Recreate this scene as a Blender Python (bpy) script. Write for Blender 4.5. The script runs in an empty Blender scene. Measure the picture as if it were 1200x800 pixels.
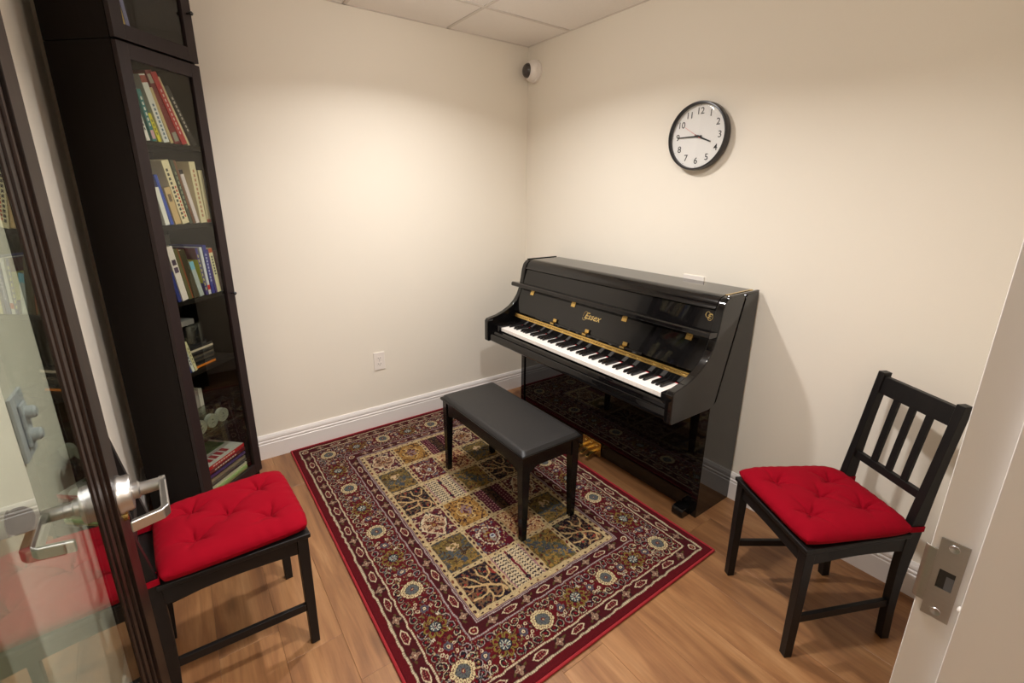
import bpy, math, random
import numpy as np
from mathutils import Vector, Matrix, noise

random.seed(7)
SC = bpy.context.scene
COL = SC.collection
PI = math.pi

# ------------------------------------------------------------------ camera
cam_d = bpy.data.cameras.new('camera')
cam = bpy.data.objects.new('camera', cam_d)
COL.objects.link(cam)
CX, CY, CZ = -2.148, -2.798, 1.511
YAW, PITCH, ROLL, FPX = -0.6274, -0.2747, 0.0084, 543.67
_f = Vector((math.sin(-YAW) * math.cos(PITCH), math.cos(YAW) * math.cos(PITCH), math.sin(PITCH)))
_r = Vector((math.cos(YAW), math.sin(YAW), 0))
_u = _r.cross(_f)
_c, _s = math.cos(ROLL), math.sin(ROLL)
_r2, _u2 = _c * _r + _s * _u, -_s * _r + _c * _u
cam.matrix_world = Matrix(((_r2.x, _u2.x, -_f.x, CX), (_r2.y, _u2.y, -_f.y, CY), (_r2.z, _u2.z, -_f.z, CZ), (0, 0, 0, 1)))
cam_d.sensor_fit = 'HORIZONTAL'
cam_d.sensor_width = 36
cam_d.lens = FPX / 1200 * 36
cam_d.shift_y = -20.5 / 1200
cam_d.clip_start = 0.01
SC.camera = cam

# ------------------------------------------------------------------ world, lights, exposure
w = bpy.data.worlds.new('world')
SC.world = w
w.use_nodes = True
w.node_tree.nodes['Background'].inputs[0].default_value = (1.0, 0.9, 0.78, 1)
w.node_tree.nodes['Background'].inputs[1].default_value = 0.12
SC.view_settings.view_transform = 'Standard'
SC.view_settings.look = 'None'
SC.view_settings.gamma = 1
SC.view_settings.exposure = 0.0
SC.cycles.max_bounces = 8
SC.cycles.diffuse_bounces = 5
SC.cycles.glossy_bounces = 4
SC.cycles.transparent_max_bounces = 12
SC.cycles.caustics_reflective = False
SC.cycles.caustics_refractive = False
SC.cycles.sample_clamp_indirect = 4

ZC = 2.459           # ceiling height
XL = -2.46           # left wall
YF = -2.707          # room face of the front wall
LAMP_COL = (1.0, 0.98, 0.965)
LAMPS = [(-1.08, -0.96, 19.6), (-1.45, -2.02, 20.0)]
HALL_FILL = (-1.3, -3.65, 22.0)


def area(name, loc, size, power, spread=150, rot=(0, 0, 0), shape='DISK', sy=None):
    d = bpy.data.lights.new(name, 'AREA')
    d.shape = shape
    d.size = size
    if sy:
        d.size_y = sy
    d.energy = power
    d.color = LAMP_COL
    d.spread = math.radians(spread)
    o = bpy.data.objects.new(name, d)
    COL.objects.link(o)
    o.location = loc
    o.rotation_euler = rot
    return o


for i, (lx, ly, p) in enumerate(LAMPS):
    area('downlight_beam', (lx, ly, ZC - 0.066), 0.10, p, 145)
    pd = bpy.data.lights.new('ceiling_fill', 'POINT')  # added point light below each lens, brightens the ceiling and wall tops
    pd.energy = p * 0.23
    pd.color = LAMP_COL
    pd.shadow_soft_size = 0.04
    po = bpy.data.objects.new('ceiling_fill', pd)
    COL.objects.link(po)
    po.location = (lx, ly, ZC - 0.12)
area('hall_fill_beam', (HALL_FILL[0], HALL_FILL[1], ZC - 0.03), 0.5, HALL_FILL[2], 170, shape='SQUARE')  # unseen hallway light, added as fill through the doorway


# ------------------------------------------------------------------ materials
def srgb(r, g, b):
    def c(v):
        v /= 255.0
        return v / 12.92 if v <= 0.04045 else ((v + 0.055) / 1.055) ** 2.4
    return (c(r), c(g), c(b), 1)


class NT:
    def __init__(s, name):
        s.m = bpy.data.materials.new(name)
        s.m.use_nodes = True
        s.t = s.m.node_tree
        s.n = s.t.nodes
        s.b = s.n['Principled BSDF']

    def add(s, typ, **kw):
        n = s.n.new(typ)
        for k, v in kw.items():
            if k.startswith('i_'):
                key = k[2:]
                key = int(key) if key.isdigit() else key.replace('_', ' ')
                n.inputs[key].default_value = v
            else:
                setattr(n, k, v)
        return n

    def l(s, a, b):
        s.t.links.new(a, b)


def mat(name, col, rough=0.5, metal=0.0, bump=0.0, bscale=200.0, var=0.0, vscale=6.0, coat=0.0, spec=0.5, stretch=(1, 1, 1)):
    k = NT(name)
    b = k.b
    b.inputs['Base Color'].default_value = col
    b.inputs['Roughness'].default_value = rough
    b.inputs['Metallic'].default_value = metal
    b.inputs['Coat Weight'].default_value = coat
    b.inputs['Specular IOR Level'].default_value = spec
    tc = k.add('ShaderNodeTexCoord')
    mp = k.add('ShaderNodeMapping')
    mp.inputs['Scale'].default_value = stretch
    k.l(tc.outputs['Object'], mp.inputs['Vector'])
    if var > 0:
        nz = k.add('ShaderNodeTexNoise', i_Scale=vscale, i_Detail=4.0)
        k.l(mp.outputs[0], nz.inputs['Vector'])
        mx = k.add('ShaderNodeMix', data_type='RGBA')
        mx.inputs[6].default_value = tuple(c * (1 - var) for c in col[:3]) + (1,)
        mx.inputs[7].default_value = tuple(min(1, c * (1 + var)) for c in col[:3]) + (1,)
        k.l(nz.outputs['Fac'], mx.inputs[0])
        k.l(mx.outputs[2], b.inputs['Base Color'])
    if bump > 0:
        nb = k.add('ShaderNodeTexNoise', i_Scale=bscale, i_Detail=3.0)
        k.l(mp.outputs[0], nb.inputs['Vector'])
        bp = k.add('ShaderNodeBump', i_Strength=bump, i_Distance=0.002)
        k.l(nb.outputs['Fac'], bp.inputs['Height'])
        k.l(bp.outputs[0], b.inputs['Normal'])
    return k.m


M = {}
M['wall'] = mat('wall_paint', srgb(234, 226, 212), 0.62, bump=0.12, bscale=260, var=0.012, vscale=2)
M['trim'] = mat('trim_paint', srgb(232, 226, 222), 0.35, var=0.015)
M['ceiling'] = mat('ceiling_tile_fibre', srgb(244, 238, 232), 0.9, bump=0.35, bscale=420, var=0.03, vscale=90)
M['tee'] = mat('ceiling_grid_metal', srgb(222, 214, 206), 0.45)
M['piano'] = mat('polished_ebony', (0.0045, 0.004, 0.004, 1), 0.035, coat=0.0, spec=0.5, var=0.1, vscale=3)
M['gap'] = mat('dark_gap', (0.002, 0.002, 0.002, 1), 0.6, var=.1)
M['brass'] = mat('brass', (0.72, 0.50, 0.17, 1), 0.22, 1.0, var=0.08, vscale=30)
M['ivory'] = mat('ivory_key', srgb(246, 238, 230), 0.18, var=0.01)
M['ebony'] = mat('ebony_key', (0.012, 0.011, 0.011, 1), 0.22, var=.1)
M['felt'] = mat('red_felt', srgb(190, 20, 25), 0.9, bump=.3, var=.1, vscale=60)
M['leather'] = mat('black_leather', (0.014, 0.013, 0.013, 1), 0.42, spec=0.35, bump=0.22, bscale=900, var=.08, vscale=20)
M['chair'] = mat('black_brown_lacquer', (0.0075, 0.0062, 0.006, 1), 0.42, spec=0.28, bump=0.06, bscale=60, stretch=(6, 6, 1), var=.25, vscale=8)
M['case'] = mat('black_brown_veneer', (0.0090, 0.0062, 0.0050, 1), 0.5, spec=0.12, bump=0.08, bscale=70, stretch=(8, 8, 1), var=.25, vscale=6)
M['case_front'] = mat('black_brown_door_frame', (0.020, 0.0115, 0.0115, 1), 0.45, spec=0.3, bump=0.08, bscale=70, stretch=(8, 8, 1), var=.25, vscale=6)
M['cloth'] = mat('red_cotton', srgb(134, 0, 22), 0.9, bump=0.25, bscale=700, var=0.06, vscale=14, spec=.12)
M['steel'] = mat('satin_steel', (0.50, 0.49, 0.475, 1), 0.33, 1.0, var=0.05, vscale=40)
M['strike'] = mat('brushed_steel_plate', (0.46, 0.43, 0.39, 1), 0.36, 1.0, bump=.1, bscale=120, stretch=(1, 1, 10), var=0.06, vscale=30)
M['rubber'] = mat('black_rubber', (0.015, 0.015, 0.015, 1), 0.55, var=.1)
M['plastic'] = mat('white_plastic', srgb(236, 228, 220), 0.3, var=.01)
M['plate_grey'] = mat('pale_grey_plastic', srgb(200, 200, 205), 0.35, var=.01)
M['slot'] = mat('dark_slot', (0.02, 0.018, 0.016, 1), 0.6, var=.1)
M['blackframe'] = mat('black_clock_plastic', (0.016, 0.014, 0.016, 1), 0.3, var=.1)
M['dial'] = mat('white_dial', srgb(240, 238, 234), 0.5, var=.01)
M['ink'] = mat('black_ink', (0.02, 0.02, 0.02, 1), 0.5, var=.1)
M['redhand'] = mat('pink_red_hand', srgb(225, 120, 110), 0.5, var=.02)
M['gold'] = mat('gold_print', (0.75, 0.55, 0.22, 1), 0.3, 0.8, var=.05)
M['bubble'] = mat('smoked_bubble', (0.035, 0.028, 0.026, 1), 0.08, coat=.5, var=.1)
M['white'] = mat('white_disc', srgb(225, 222, 215), 0.4, var=.02)


def wood_dark():
    k = NT('dark_stained_oak')
    b = k.b
    tc = k.add('ShaderNodeTexCoord')
    mp = k.add('ShaderNodeMapping')
    mp.inputs['Scale'].default_value = (26, 26, 1.2)
    k.l(tc.outputs['Object'], mp.inputs[0])
    n = k.add('ShaderNodeTexNoise', i_Scale=3.0, i_Detail=6.0)
    k.l(mp.outputs[0], n.inputs['Vector'])
    r = k.add('ShaderNodeValToRGB')
    r.color_ramp.elements[0].color = (0.006, 0.0036, 0.0028, 1)
    r.color_ramp.elements[0].position = 0.35
    r.color_ramp.elements[1].color = (0.024, 0.0125, 0.0085, 1)
    r.color_ramp.elements[1].position = 0.7
    k.l(n.outputs['Fac'], r.inputs[0])
    k.l(r.outputs[0], b.inputs['Base Color'])
    b.inputs['Roughness'].default_value = 0.42
    b.inputs['Specular IOR Level'].default_value = 0.12
    return k.m


M['doorwood'] = wood_dark()


def floor_mat():
    k = NT('oak_plank')
    b = k.b
    tc = k.add('ShaderNodeTexCoord')
    oi = k.add('ShaderNodeObjectInfo')
    off = k.add('ShaderNodeVectorMath', operation='SCALE')
    cmb = k.add('ShaderNodeCombineXYZ')
    k.l(oi.outputs['Random'], cmb.inputs[0])
    k.l(oi.outputs['Random'], cmb.inputs[1])
    k.l(oi.outputs['Random'], cmb.inputs[2])
    k.l(cmb.outputs[0], off.inputs[0])
    off.inputs['Scale'].default_value = 37.0
    ad = k.add('ShaderNodeVectorMath', operation='ADD')
    k.l(tc.outputs['Object'], ad.inputs[0])
    k.l(off.outputs[0], ad.inputs[1])
    mp = k.add('ShaderNodeMapping')
    mp.inputs['Scale'].default_value = (9, 1.1, 1)
    k.l(ad.outputs[0], mp.inputs[0])
    n1 = k.add('ShaderNodeTexNoise', i_Scale=1.6, i_Detail=7.0, i_Roughness=0.58, i_Distortion=0.5)
    k.l(mp.outputs[0], n1.inputs['Vector'])
    mp2 = k.add('ShaderNodeMapping')
    mp2.inputs['Scale'].default_value = (90, 3.5, 1)
    k.l(ad.outputs[0], mp2.inputs[0])
    n2 = k.add('ShaderNodeTexNoise', i_Scale=1.3, i_Detail=4.0, i_Roughness=0.6)
    k.l(mp2.outputs[0], n2.inputs['Vector'])
    r = k.add('ShaderNodeValToRGB')
    e = r.color_ramp.elements
    e[0].position = 0.27
    e[0].color = srgb(112, 74, 46)
    e[1].position = 0.72
    e[1].color = srgb(168, 126, 86)
    m = e.new(0.45)
    m.color = srgb(136, 93, 58)
    m = e.new(0.57)
    m.color = srgb(152, 108, 69)
    k.l(n1.outputs['Fac'], r.inputs[0])
    mr = k.add('ShaderNodeMapRange')
    mr.inputs[1].default_value = 0.3
    mr.inputs[2].default_value = 0.7
    mr.inputs[3].default_value = 0.86
    mr.inputs[4].default_value = 1.08
    k.l(n2.outputs['Fac'], mr.inputs[0])
    pr = k.add('ShaderNodeMapRange')
    pr.inputs[3].default_value = 0.88
    pr.inputs[4].default_value = 1.08
    k.l(oi.outputs['Random'], pr.inputs[0])
    mu = k.add('ShaderNodeMath', operation='MULTIPLY')
    k.l(mr.outputs[0], mu.inputs[0])
    k.l(pr.outputs[0], mu.inputs[1])
    # knots
    mp3 = k.add('ShaderNodeMapping')
    mp3.inputs['Scale'].default_value = (7, 2.6, 1)
    k.l(ad.outputs[0], mp3.inputs[0])
    v = k.add('ShaderNodeTexVoronoi', i_Scale=0.8)
    k.l(mp3.outputs[0], v.inputs['Vector'])
    kr = k.add('ShaderNodeMapRange')
    kr.inputs[1].default_value = 0.03
    kr.inputs[2].default_value = 0.17
    kr.inputs[3].default_value = 0.62
    kr.inputs[4].default_value = 1.0
    k.l(v.outputs['Distance'], kr.inputs[0])
    mu2 = k.add('ShaderNodeMath', operation='MULTIPLY')
    k.l(mu.outputs[0], mu2.inputs[0])
    k.l(kr.outputs[0], mu2.inputs[1])
    vm = k.add('ShaderNodeVectorMath', operation='SCALE')
    k.l(r.outputs[0], vm.inputs[0])
    k.l(mu2.outputs[0], vm.inputs['Scale'])
    k.l(vm.outputs[0], b.inputs['Base Color'])
    b.inputs['Roughness'].default_value = 0.42
    bp = k.add('ShaderNodeBump', i_Strength=0.15, i_Distance=0.001)
    k.l(n2.outputs['Fac'], bp.inputs['Height'])
    k.l(bp.outputs[0], b.inputs['Normal'])
    return k.m


M['floor'] = floor_mat()


def thin_glass(name, tint, refl=1.0, ior=1.5):
    k = NT(name)
    k.n.remove(k.b)
    out = [n for n in k.n if n.type == 'OUTPUT_MATERIAL'][0]
    tr = k.add('ShaderNodeBsdfTransparent')
    tr.inputs[0].default_value = tint
    gl = k.add('ShaderNodeBsdfGlossy')
    gl.inputs['Roughness'].default_value = 0.0
    # a thin pane: both faces reflect like air against glass
    fr = k.add('ShaderNodeFresnel', i_IOR=ior)
    geo = k.add('ShaderNodeNewGeometry')
    iorm = k.add('ShaderNodeMapRange')
    iorm.inputs[3].default_value = ior
    iorm.inputs[4].default_value = 1 / ior
    k.l(geo.outputs['Backfacing'], iorm.inputs[0])
    k.l(iorm.outputs[0], fr.inputs['IOR'])
    mu = k.add('ShaderNodeMath', operation='MULTIPLY')
    mu.inputs[1].default_value = refl
    k.l(fr.outputs[0], mu.inputs[0])
    mx = k.add('ShaderNodeMixShader')
    k.l(mu.outputs[0], mx.inputs[0])
    k.l(tr.outputs[0], mx.inputs[1])
    k.l(gl.outputs[0], mx.inputs[2])
    k.l(mx.outputs[0], out.inputs[0])
    return k.m


M['door_glass'] = thin_glass('door_glass', (0.86, 0.92, 0.86, 1), 1.0)
M['case_glass'] = thin_glass('cabinet_glass', (0.90, 0.92, 0.89, 1), 1.0)
M['clock_glass'] = thin_glass('clock_glass', (0.97, 0.97, 0.97, 1), 1.0)
M['acrylic'] = thin_glass('clear_acrylic', (0.80, 0.82, 0.78, 1), 1.6)


def emis(name, col, st):
    k = NT(name)
    k.b.inputs['Base Color'].default_value = (0.8, 0.8, 0.8, 1)
    k.b.inputs['Emission Color'].default_value = col
    k.b.inputs['Emission Strength'].default_value = st
    nz = k.add('ShaderNodeTexNoise', i_Scale=20.0)
    mr = k.add('ShaderNodeMapRange')
    mr.inputs[3].default_value = st * .97
    mr.inputs[4].default_value = st * 1.03
    k.l(nz.outputs['Fac'], mr.inputs[0])
    k.l(mr.outputs[0], k.b.inputs['Emission Strength'])
    return k.m


M['lamp'] = emis('lamp_lens', (1, 0.87, 0.72, 1), 14)


# ------------------------------------------------------------------ mesh helpers
class MB:
    def __init__(s):
        s.v = []
        s.f = []

    def add(s, v, f):
        o = len(s.v)
        s.v += [tuple(p) for p in v]
        s.f += [tuple(i + o for i in q) for q in f]
        return s

    def box(s, x0, x1, y0, y1, z0, z1):
        x0, x1 = min(x0, x1), max(x0, x1)
        y0, y1 = min(y0, y1), max(y0, y1)
        z0, z1 = min(z0, z1), max(z0, z1)
        v = [(x0, y0, z0), (x1, y0, z0), (x1, y1, z0), (x0, y1, z0), (x0, y0, z1), (x1, y0, z1), (x1, y1, z1), (x0, y1, z1)]
        return s.add(v, [(3, 2, 1, 0), (4, 5, 6, 7), (0, 1, 5, 4), (1, 2, 6, 5), (2, 3, 7, 6), (3, 0, 4, 7)])

    def hexa(s, b, t):
        """b,t: 4 bottom and 4 top points, counter-clockwise from above"""
        return s.add(list(b) + list(t), [(3, 2, 1, 0), (4, 5, 6, 7), (0, 1, 5, 4), (1, 2, 6, 5), (2, 3, 7, 6), (3, 0, 4, 7)])

    def prism(s, poly, a, b, axis='y'):
        """polygon swept along an axis: 'y' poly=(x,z); 'x' poly=(y,z); 'z' poly=(x,y)"""
        def P(p, t):
            return {'y': (p[0], t, p[1]), 'x': (t, p[0], p[1]), 'z': (p[0], p[1], t)}[axis]
        n = len(poly)
        v = [P(p, a) for p in poly] + [P(p, b) for p in poly]
        f = [tuple(range(n)), tuple(range(2 * n - 1, n - 1, -1))]
        f += [(i, i + n, (i + 1) % n + n, (i + 1) % n) for i in range(n)]
        return s.add(v, f)

    def tube(s, pts, rad, n=12, cap=True):
        pts = [Vector(p) for p in pts]
        rs = rad if isinstance(rad, (list, tuple)) else [rad] * len(pts)
        d0 = (pts[1] - pts[0]).normalized()
        up = Vector((0, 0, 1)) if abs(d0.z) < 0.9 else Vector((1, 0, 0))
        a = d0.cross(up).normalized()
        vs = []
        for i, p in enumerate(pts):
            if i == 0:
                d = pts[1] - pts[0]
            elif i == len(pts) - 1:
                d = pts[-1] - pts[-2]
            else:
                d = (pts[i + 1] - p).normalized() + (p - pts[i - 1]).normalized()
            d.normalize()
            a = (a - d * a.dot(d)).normalized()
            b = d.cross(a)
            for j in range(n):
                t = 2 * PI * j / n
                vs.append(p + (a * math.cos(t) + b * math.sin(t)) * rs[i])
        f = []
        for i in range(len(pts) - 1):
            for j in range(n):
                f.append((i * n + j, i * n + (j + 1) % n, (i + 1) * n + (j + 1) % n, (i + 1) * n + j))
        if cap:
            f.append(tuple(range(n - 1, -1, -1)))
            f.append(tuple(range((len(pts) - 1) * n, len(pts) * n)))
        return s.add(vs, f)

    def lathe(s, prof, origin, axis, n=32):
        """prof: list of (r, h) along axis from origin"""
        ax = Vector(axis).normalized()
        up = Vector((0, 0, 1)) if abs(ax.z) < 0.9 else Vector((1, 0, 0))
        a = ax.cross(up).normalized()
        b = ax.cross(a)
        o = Vector(origin)
        vs = []
        for r, h in prof:
            for j in range(n):
                t = 2 * PI * j / n
                vs.append(o + ax * h + (a * math.cos(t) + b * math.sin(t)) * max(r, 1e-5))
        f = []
        for i in range(len(prof) - 1):
            for j in range(n):
                f.append((i * n + j, i * n + (j + 1) % n, (i + 1) * n + (j + 1) % n, (i + 1) * n + j))
        f.append(tuple(range(n - 1, -1, -1)))
        f.append(tuple(range((len(prof) - 1) * n, len(prof) * n)))
        return s.add(vs, f)


def wloc(p):
    v = Vector((0, 0, 0))
    while p:
        v += p.location
        p = p.parent
    return v


def obj(name, mb, m, parent=None, bevel=0.0, seg=2, smooth=False, label=None, local=False):
    """one mesh object; vertices are given in world space (or in the thing's own space if local)"""
    me = bpy.data.meshes.new(name)
    vs = mb.v
    o = bpy.data.objects.new(name, me)
    if not local:
        if parent is not None:
            off = wloc(parent)
        else:
            a = np.array(vs)
            off = Vector(((a[:, 0].min() + a[:, 0].max()) / 2, (a[:, 1].min() + a[:, 1].max()) / 2, a[:, 2].min()))
            o.location = off
        vs = [(p[0] - off.x, p[1] - off.y, p[2] - off.z) for p in vs]
    me.from_pydata(vs, [], mb.f)
    me.update()
    me.materials.append(m)
    import bmesh
    bm = bmesh.new()
    bm.from_mesh(me)
    bmesh.ops.recalc_face_normals(bm, faces=bm.faces)
    bm.to_mesh(me)
    bm.free()
    if smooth:
        for p in me.polygons:
            p.use_smooth = True
        me.set_sharp_from_angle(angle=math.radians(40))
    COL.objects.link(o)
    if parent is not None:
        o.parent = parent
    if bevel > 0:
        md = o.modifiers.new('bevel', 'BEVEL')
        md.width = bevel
        md.segments = seg
        md.limit_method = 'ANGLE'
        md.angle_limit = math.radians(35)
        for p in me.polygons:
            p.use_smooth = True
        me.set_sharp_from_angle(angle=math.radians(60))
        md.harden_normals = True
    if label:
        o['label'] = label
    return o


def thing(name, label, cat, loc=(0, 0, 0), rz=0.0, group=None):
    o = bpy.data.objects.new(name, None)
    o.empty_display_size = 0.05
    COL.objects.link(o)
    o.location = loc
    o.rotation_euler = (0, 0, rz)
    o['label'] = label
    o['category'] = cat
    if group:
        o['group'] = group
    return o


def tag(o, label, cat, group=None):
    o['label'] = label
    o['category'] = cat
    if group:
        o['group'] = group
    return o


def struct(name, mb, m, parent=None, bevel=0.0, label=None, **kw):
    o = obj(name, mb, m, parent, bevel, label=label, **kw)
    if parent is None:
        o['kind'] = 'structure'
    return o


def text_mb(s, size, mtx, depth=0.0006, shear=0.0, bold=0.0):
    cu = bpy.data.curves.new('txt', 'FONT')
    cu.body = s
    cu.size = size
    cu.align_x = 'CENTER'
    cu.align_y = 'CENTER'
    cu.extrude = depth
    cu.shear = shear
    cu.offset = bold
    cu.resolution_u = 3
    o = bpy.data.objects.new('txt', cu)
    COL.objects.link(o)
    bpy.context.view_layer.update()
    me = o.to_mesh()
    mb = MB()
    mb.add([mtx @ v.co for v in me.vertices], [tuple(p.vertices) for p in me.polygons])
    o.to_mesh_clear()
    bpy.data.objects.remove(o)
    bpy.data.curves.remove(cu)
    return mb


def frame(o, X, Y):
    X = Vector(X).normalized()
    Y = Vector(Y).normalized()
    Z = X.cross(Y)
    return Matrix(((X.x, Y.x, Z.x, o[0]), (X.y, Y.y, Z.y, o[1]), (X.z, Y.z, Z.z, o[2]), (0, 0, 0, 1)))


# ================================================================== THE ROOM
HY = -4.3   # far wall of the hallway behind the doorway
M['subfloor'] = mat('subfloor', (0.10, 0.055, 0.03, 1), 0.8, var=.1)
floor = struct('floor', MB().box(-3.6, 0.6, HY, 0.0, -0.03, -0.010), M['subfloor'])
PWID, PLEN = 0.182, 1.22
seams = random.Random(11)
x = -2.60 - 0.182 * 5
i = 0
while x < 0.55:
    y = HY - seams.random() * PLEN
    while y < 0:
        x0, x1 = max(x, -3.59), min(x + PWID, 0.59)
        y0, y1 = max(y, HY + 0.001), min(y + PLEN, -0.001)
        # outside the room and its hallway nothing is laid
        if y1 > YF - 0.1:
            x0, x1 = max(x0, XL), min(x1, 0.0)
        if x1 - x0 > 0.01 and y1 - y0 > 0.02:
            g = 0.0002
            a = [(x0 + g, y0 + g), (x1 - g, y0 + g), (x1 - g, y1 - g), (x0 + g, y1 - g)]
            c = 0.0008
            b = [(x0 + g + c, y0 + g + c), (x1 - g - c, y0 + g + c), (x1 - g - c, y1 - g - c), (x0 + g + c, y1 - g - c)]
            mb = MB()
            v = [(p[0], p[1], -0.010) for p in a] + [(p[0], p[1], -0.0007) for p in a] + [(p[0], p[1], 0.0) for p in b]
            mb.add(v, [(3, 2, 1, 0), (0, 1, 5, 4), (1, 2, 6, 5), (2, 3, 7, 6), (3, 0, 4, 7), (4, 5, 9, 8), (5, 6, 10, 9), (6, 7, 11, 10), (7, 4, 8, 11), (8, 9, 10, 11)])
            obj('floor_plank', mb, M['floor'], floor)
        y += PLEN
    x += PWID
    i += 1

struct('wall_back', MB().box(XL - 0.12, 0.12, 0.0, 0.12, -0.03, ZC + 0.1), M['wall'])
struct('wall_right', MB().box(0.0, 0.12, HY, 0.0, -0.03, ZC + 0.1), M['wall'])
struct('wall_left', MB().box(XL - 0.12, XL, YF - 0.13, 0.0, -0.03, ZC + 0.1), M['wall'])
DOOR_H = 2.08
JX, HX = -1.375, -2.285      # latch jamb and hinge jamb faces
wf = MB()
wf.box(JX + 0.02, 0.0, YF - 0.13, YF, -0.03, ZC + 0.1)
wf.box(XL, HX - 0.02, YF - 0.13, YF, -0.03, ZC + 0.1)
wf.box(HX - 0.02, JX + 0.02, YF - 0.13, YF, DOOR_H + 0.02, ZC + 0.1)
struct('wall_front', wf, M['wall'])
hw = MB()
hw.box(-3.6, 0.12, HY - 0.12, HY, -0.03, ZC + 0.1)
hw.box(-3.72, -3.6, HY, YF - 0.13, -0.03, ZC + 0.1)
hw.box(-3.72, XL - 0.12, YF - 0.13, YF - 0.01, -0.03, ZC + 0.1)
struct('wall_hallway', hw, M['wall'])

# ceiling grid and tiles (0.613 m module; seams fixed from the back right corner)
MOD = 0.613
gx = [0.0] + [-0.6185 - k * MOD for k in range(3)] + [XL]
gy = [0.0] + [-0.4154 - k * MOD for k in range(4)] + [YF]
ceil = struct('ceiling', MB().box(-3.72, 0.12, HY, 0.12, ZC + 0.02, ZC + 0.06), M['tee'])
tee = MB()
for q in gx[1:-1]:
    tee.box(q - 0.009, q + 0.009, YF, 0, ZC - 0.001, ZC + 0.02)
for q in gy[1:-1]:
    tee.box(XL, 0, q - 0.009, q + 0.009, ZC - 0.0013, ZC + 0.02)
tee.box(XL, 0, -0.014, 0, ZC - 0.001, ZC + 0.02)
tee.box(-0.014, 0, YF, 0, ZC - 0.001, ZC + 0.02)
tee.box(XL, XL + 0.014, YF, 0, ZC - 0.001, ZC + 0.02)
tee.box(XL, 0, YF, YF + 0.014, ZC - 0.001, ZC + 0.02)
obj('grid_tee', tee, M['tee'], ceil)
for a, b in zip(gx[:-1], gx[1:]):
    for c, d in zip(gy[:-1], gy[1:]):
        obj('ceiling_tile', MB().box(b + 0.012, a - 0.012, d + 0.012, c - 0.012, ZC + 0.0015, ZC + 0.018), M['ceiling'], ceil, 0.001)
hc = MB().box(-3.6, 0.0, HY, YF - 0.13, ZC, ZC + 0.019)
obj('hall_ceiling_panel', hc, M['ceiling'], ceil)

# baseboards
BP = [(0, 0), (.015, 0), (.015, .092), (.0115, .096), (.0115, .099), (.015, .102), (.015, .109), (.0095, .113), (.0095, .117), (.0135, .121), (.0125, .132), (.007, .1455), (0, .1465)]
struct('baseboard_back', MB().prism([(-p, z) for p, z in BP], XL, 0, 'x'), M['trim'])
struct('baseboard_right', MB().prism([(-p, z) for p, z in BP], YF, -0.015, 'y'), M['trim'])
struct('baseboard_left', MB().prism([(XL + p, z) for p, z in BP], YF, -0.015, 'y'), M['trim'])
struct('baseboard_front', MB().prism([(YF + p, z) for p, z in BP], JX + 0.06, -0.015, 'x'), M['trim'])

# door frame (the jambs are the trims), latch side carries the strike plate
JB = YF - 0.135
latch = MB()
latch.box(JX, JX + 0.02, JB, YF, 0, DOOR_H + 0.02)
latch.box(JX - 0.013, JX, JB, YF - 0.045, 0, DOOR_H)
t1 = struct('trim_1', latch, M['trim'], bevel=0.0012, label=None)
hj = MB()
hj.box(HX - 0.02, HX, JB, YF, 0, DOOR_H + 0.02)
struct('trim_2', hj, M['trim'], bevel=0.0012)
th = MB()
th.box(HX, JX, JB, YF, DOOR_H, DOOR_H + 0.02)
th.box(HX + 0.04, JX - 0.013, JB, YF - 0.045, DOOR_H - 0.013, DOOR_H)
struct('trim_3', th, M['trim'], bevel=0.0012)


def sj(y, z):   # scale measured points of the jamb (taken at x=-1.147) about the camera onto the jamb's face
    k = 0.775
    return (CY + (y - CY) * k, CZ + (z - CZ) * k)


# strike plate: T-shaped plate with a curved lip, latch hole, two screws
ya, za = sj(-2.6915, 0.948)
yb, zb = sj(-2.729, 0.790)
yl, zt = sj(-2.6745, 0.923)
_, zl = sj(0, 0.8135)
hy0, hz1 = sj(-2.700, 0.889)
hy1, hz0 = sj(-2.7215, 0.852)
sp = MB()
xs0, xs1 = JX - 0.0018, JX + 0.0005
for (y0, y1, z0, z1) in [(yb, ya, hz1, za), (yb, ya, zb, hz0), (yb, hy1, hz0, hz1), (hy0, ya, hz0, hz1)]:
    sp.box(xs0, xs1, y0, y1, z0, z1)
strike = obj('strike_plate', sp, M['strike'], t1, label='brushed steel strike plate with latch hole')
lipm = MB()
N = 6
pr = []
for q in range(N + 1):
    t = q / N
    pr.append((xs0 + 0.0035 * t ** 4, ya + (yl - ya) * t))
poly = pr + [(p[0] + 0.0015, p[1] + 0.0004) for p in reversed(pr)]
lipm.prism([(p[0], p[1]) for p in poly], zl, zt, 'z')
obj('strike_lip', lipm, M['strike'], strike, 0.0008)
obj('latch_pocket', MB().box(JX - 0.0006, JX + 0.0001, hy1, hy0, hz0, hz1), M['slot'], strike)
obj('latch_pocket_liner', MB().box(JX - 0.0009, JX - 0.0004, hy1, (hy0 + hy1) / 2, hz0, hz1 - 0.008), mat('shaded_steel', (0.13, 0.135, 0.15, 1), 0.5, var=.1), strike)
ysc = (ya + yb) / 2
for zz in (za - 0.010, zb + 0.011):
    obj('screw', MB().lathe([(0.0058, 0), (0.0052, 0.0012), (0.0015, 0.0006)], (xs0 + 0.0002, ysc, zz), (-1, 0, 0), 16), M['steel'], strike, smooth=True)
obj('silencer', MB().lathe([(0.004, 0), (0.0042, 0.002), (0.002, 0.0035)], (JX - 0.006, YF - 0.0452, zb + 0.035), (0, 1, 0), 12), M['plastic'], t1, smooth=True)

# ---- the glazed door, standing open against the left
DTH = -0.0382
DXE, DYE = -2.2925, -1.790
DLEN = 0.90


def D(a, b, z):
    return (DXE - math.sin(DTH) * a - math.cos(DTH) * b, DYE - math.cos(DTH) * a + math.sin(DTH) * b, z)


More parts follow.
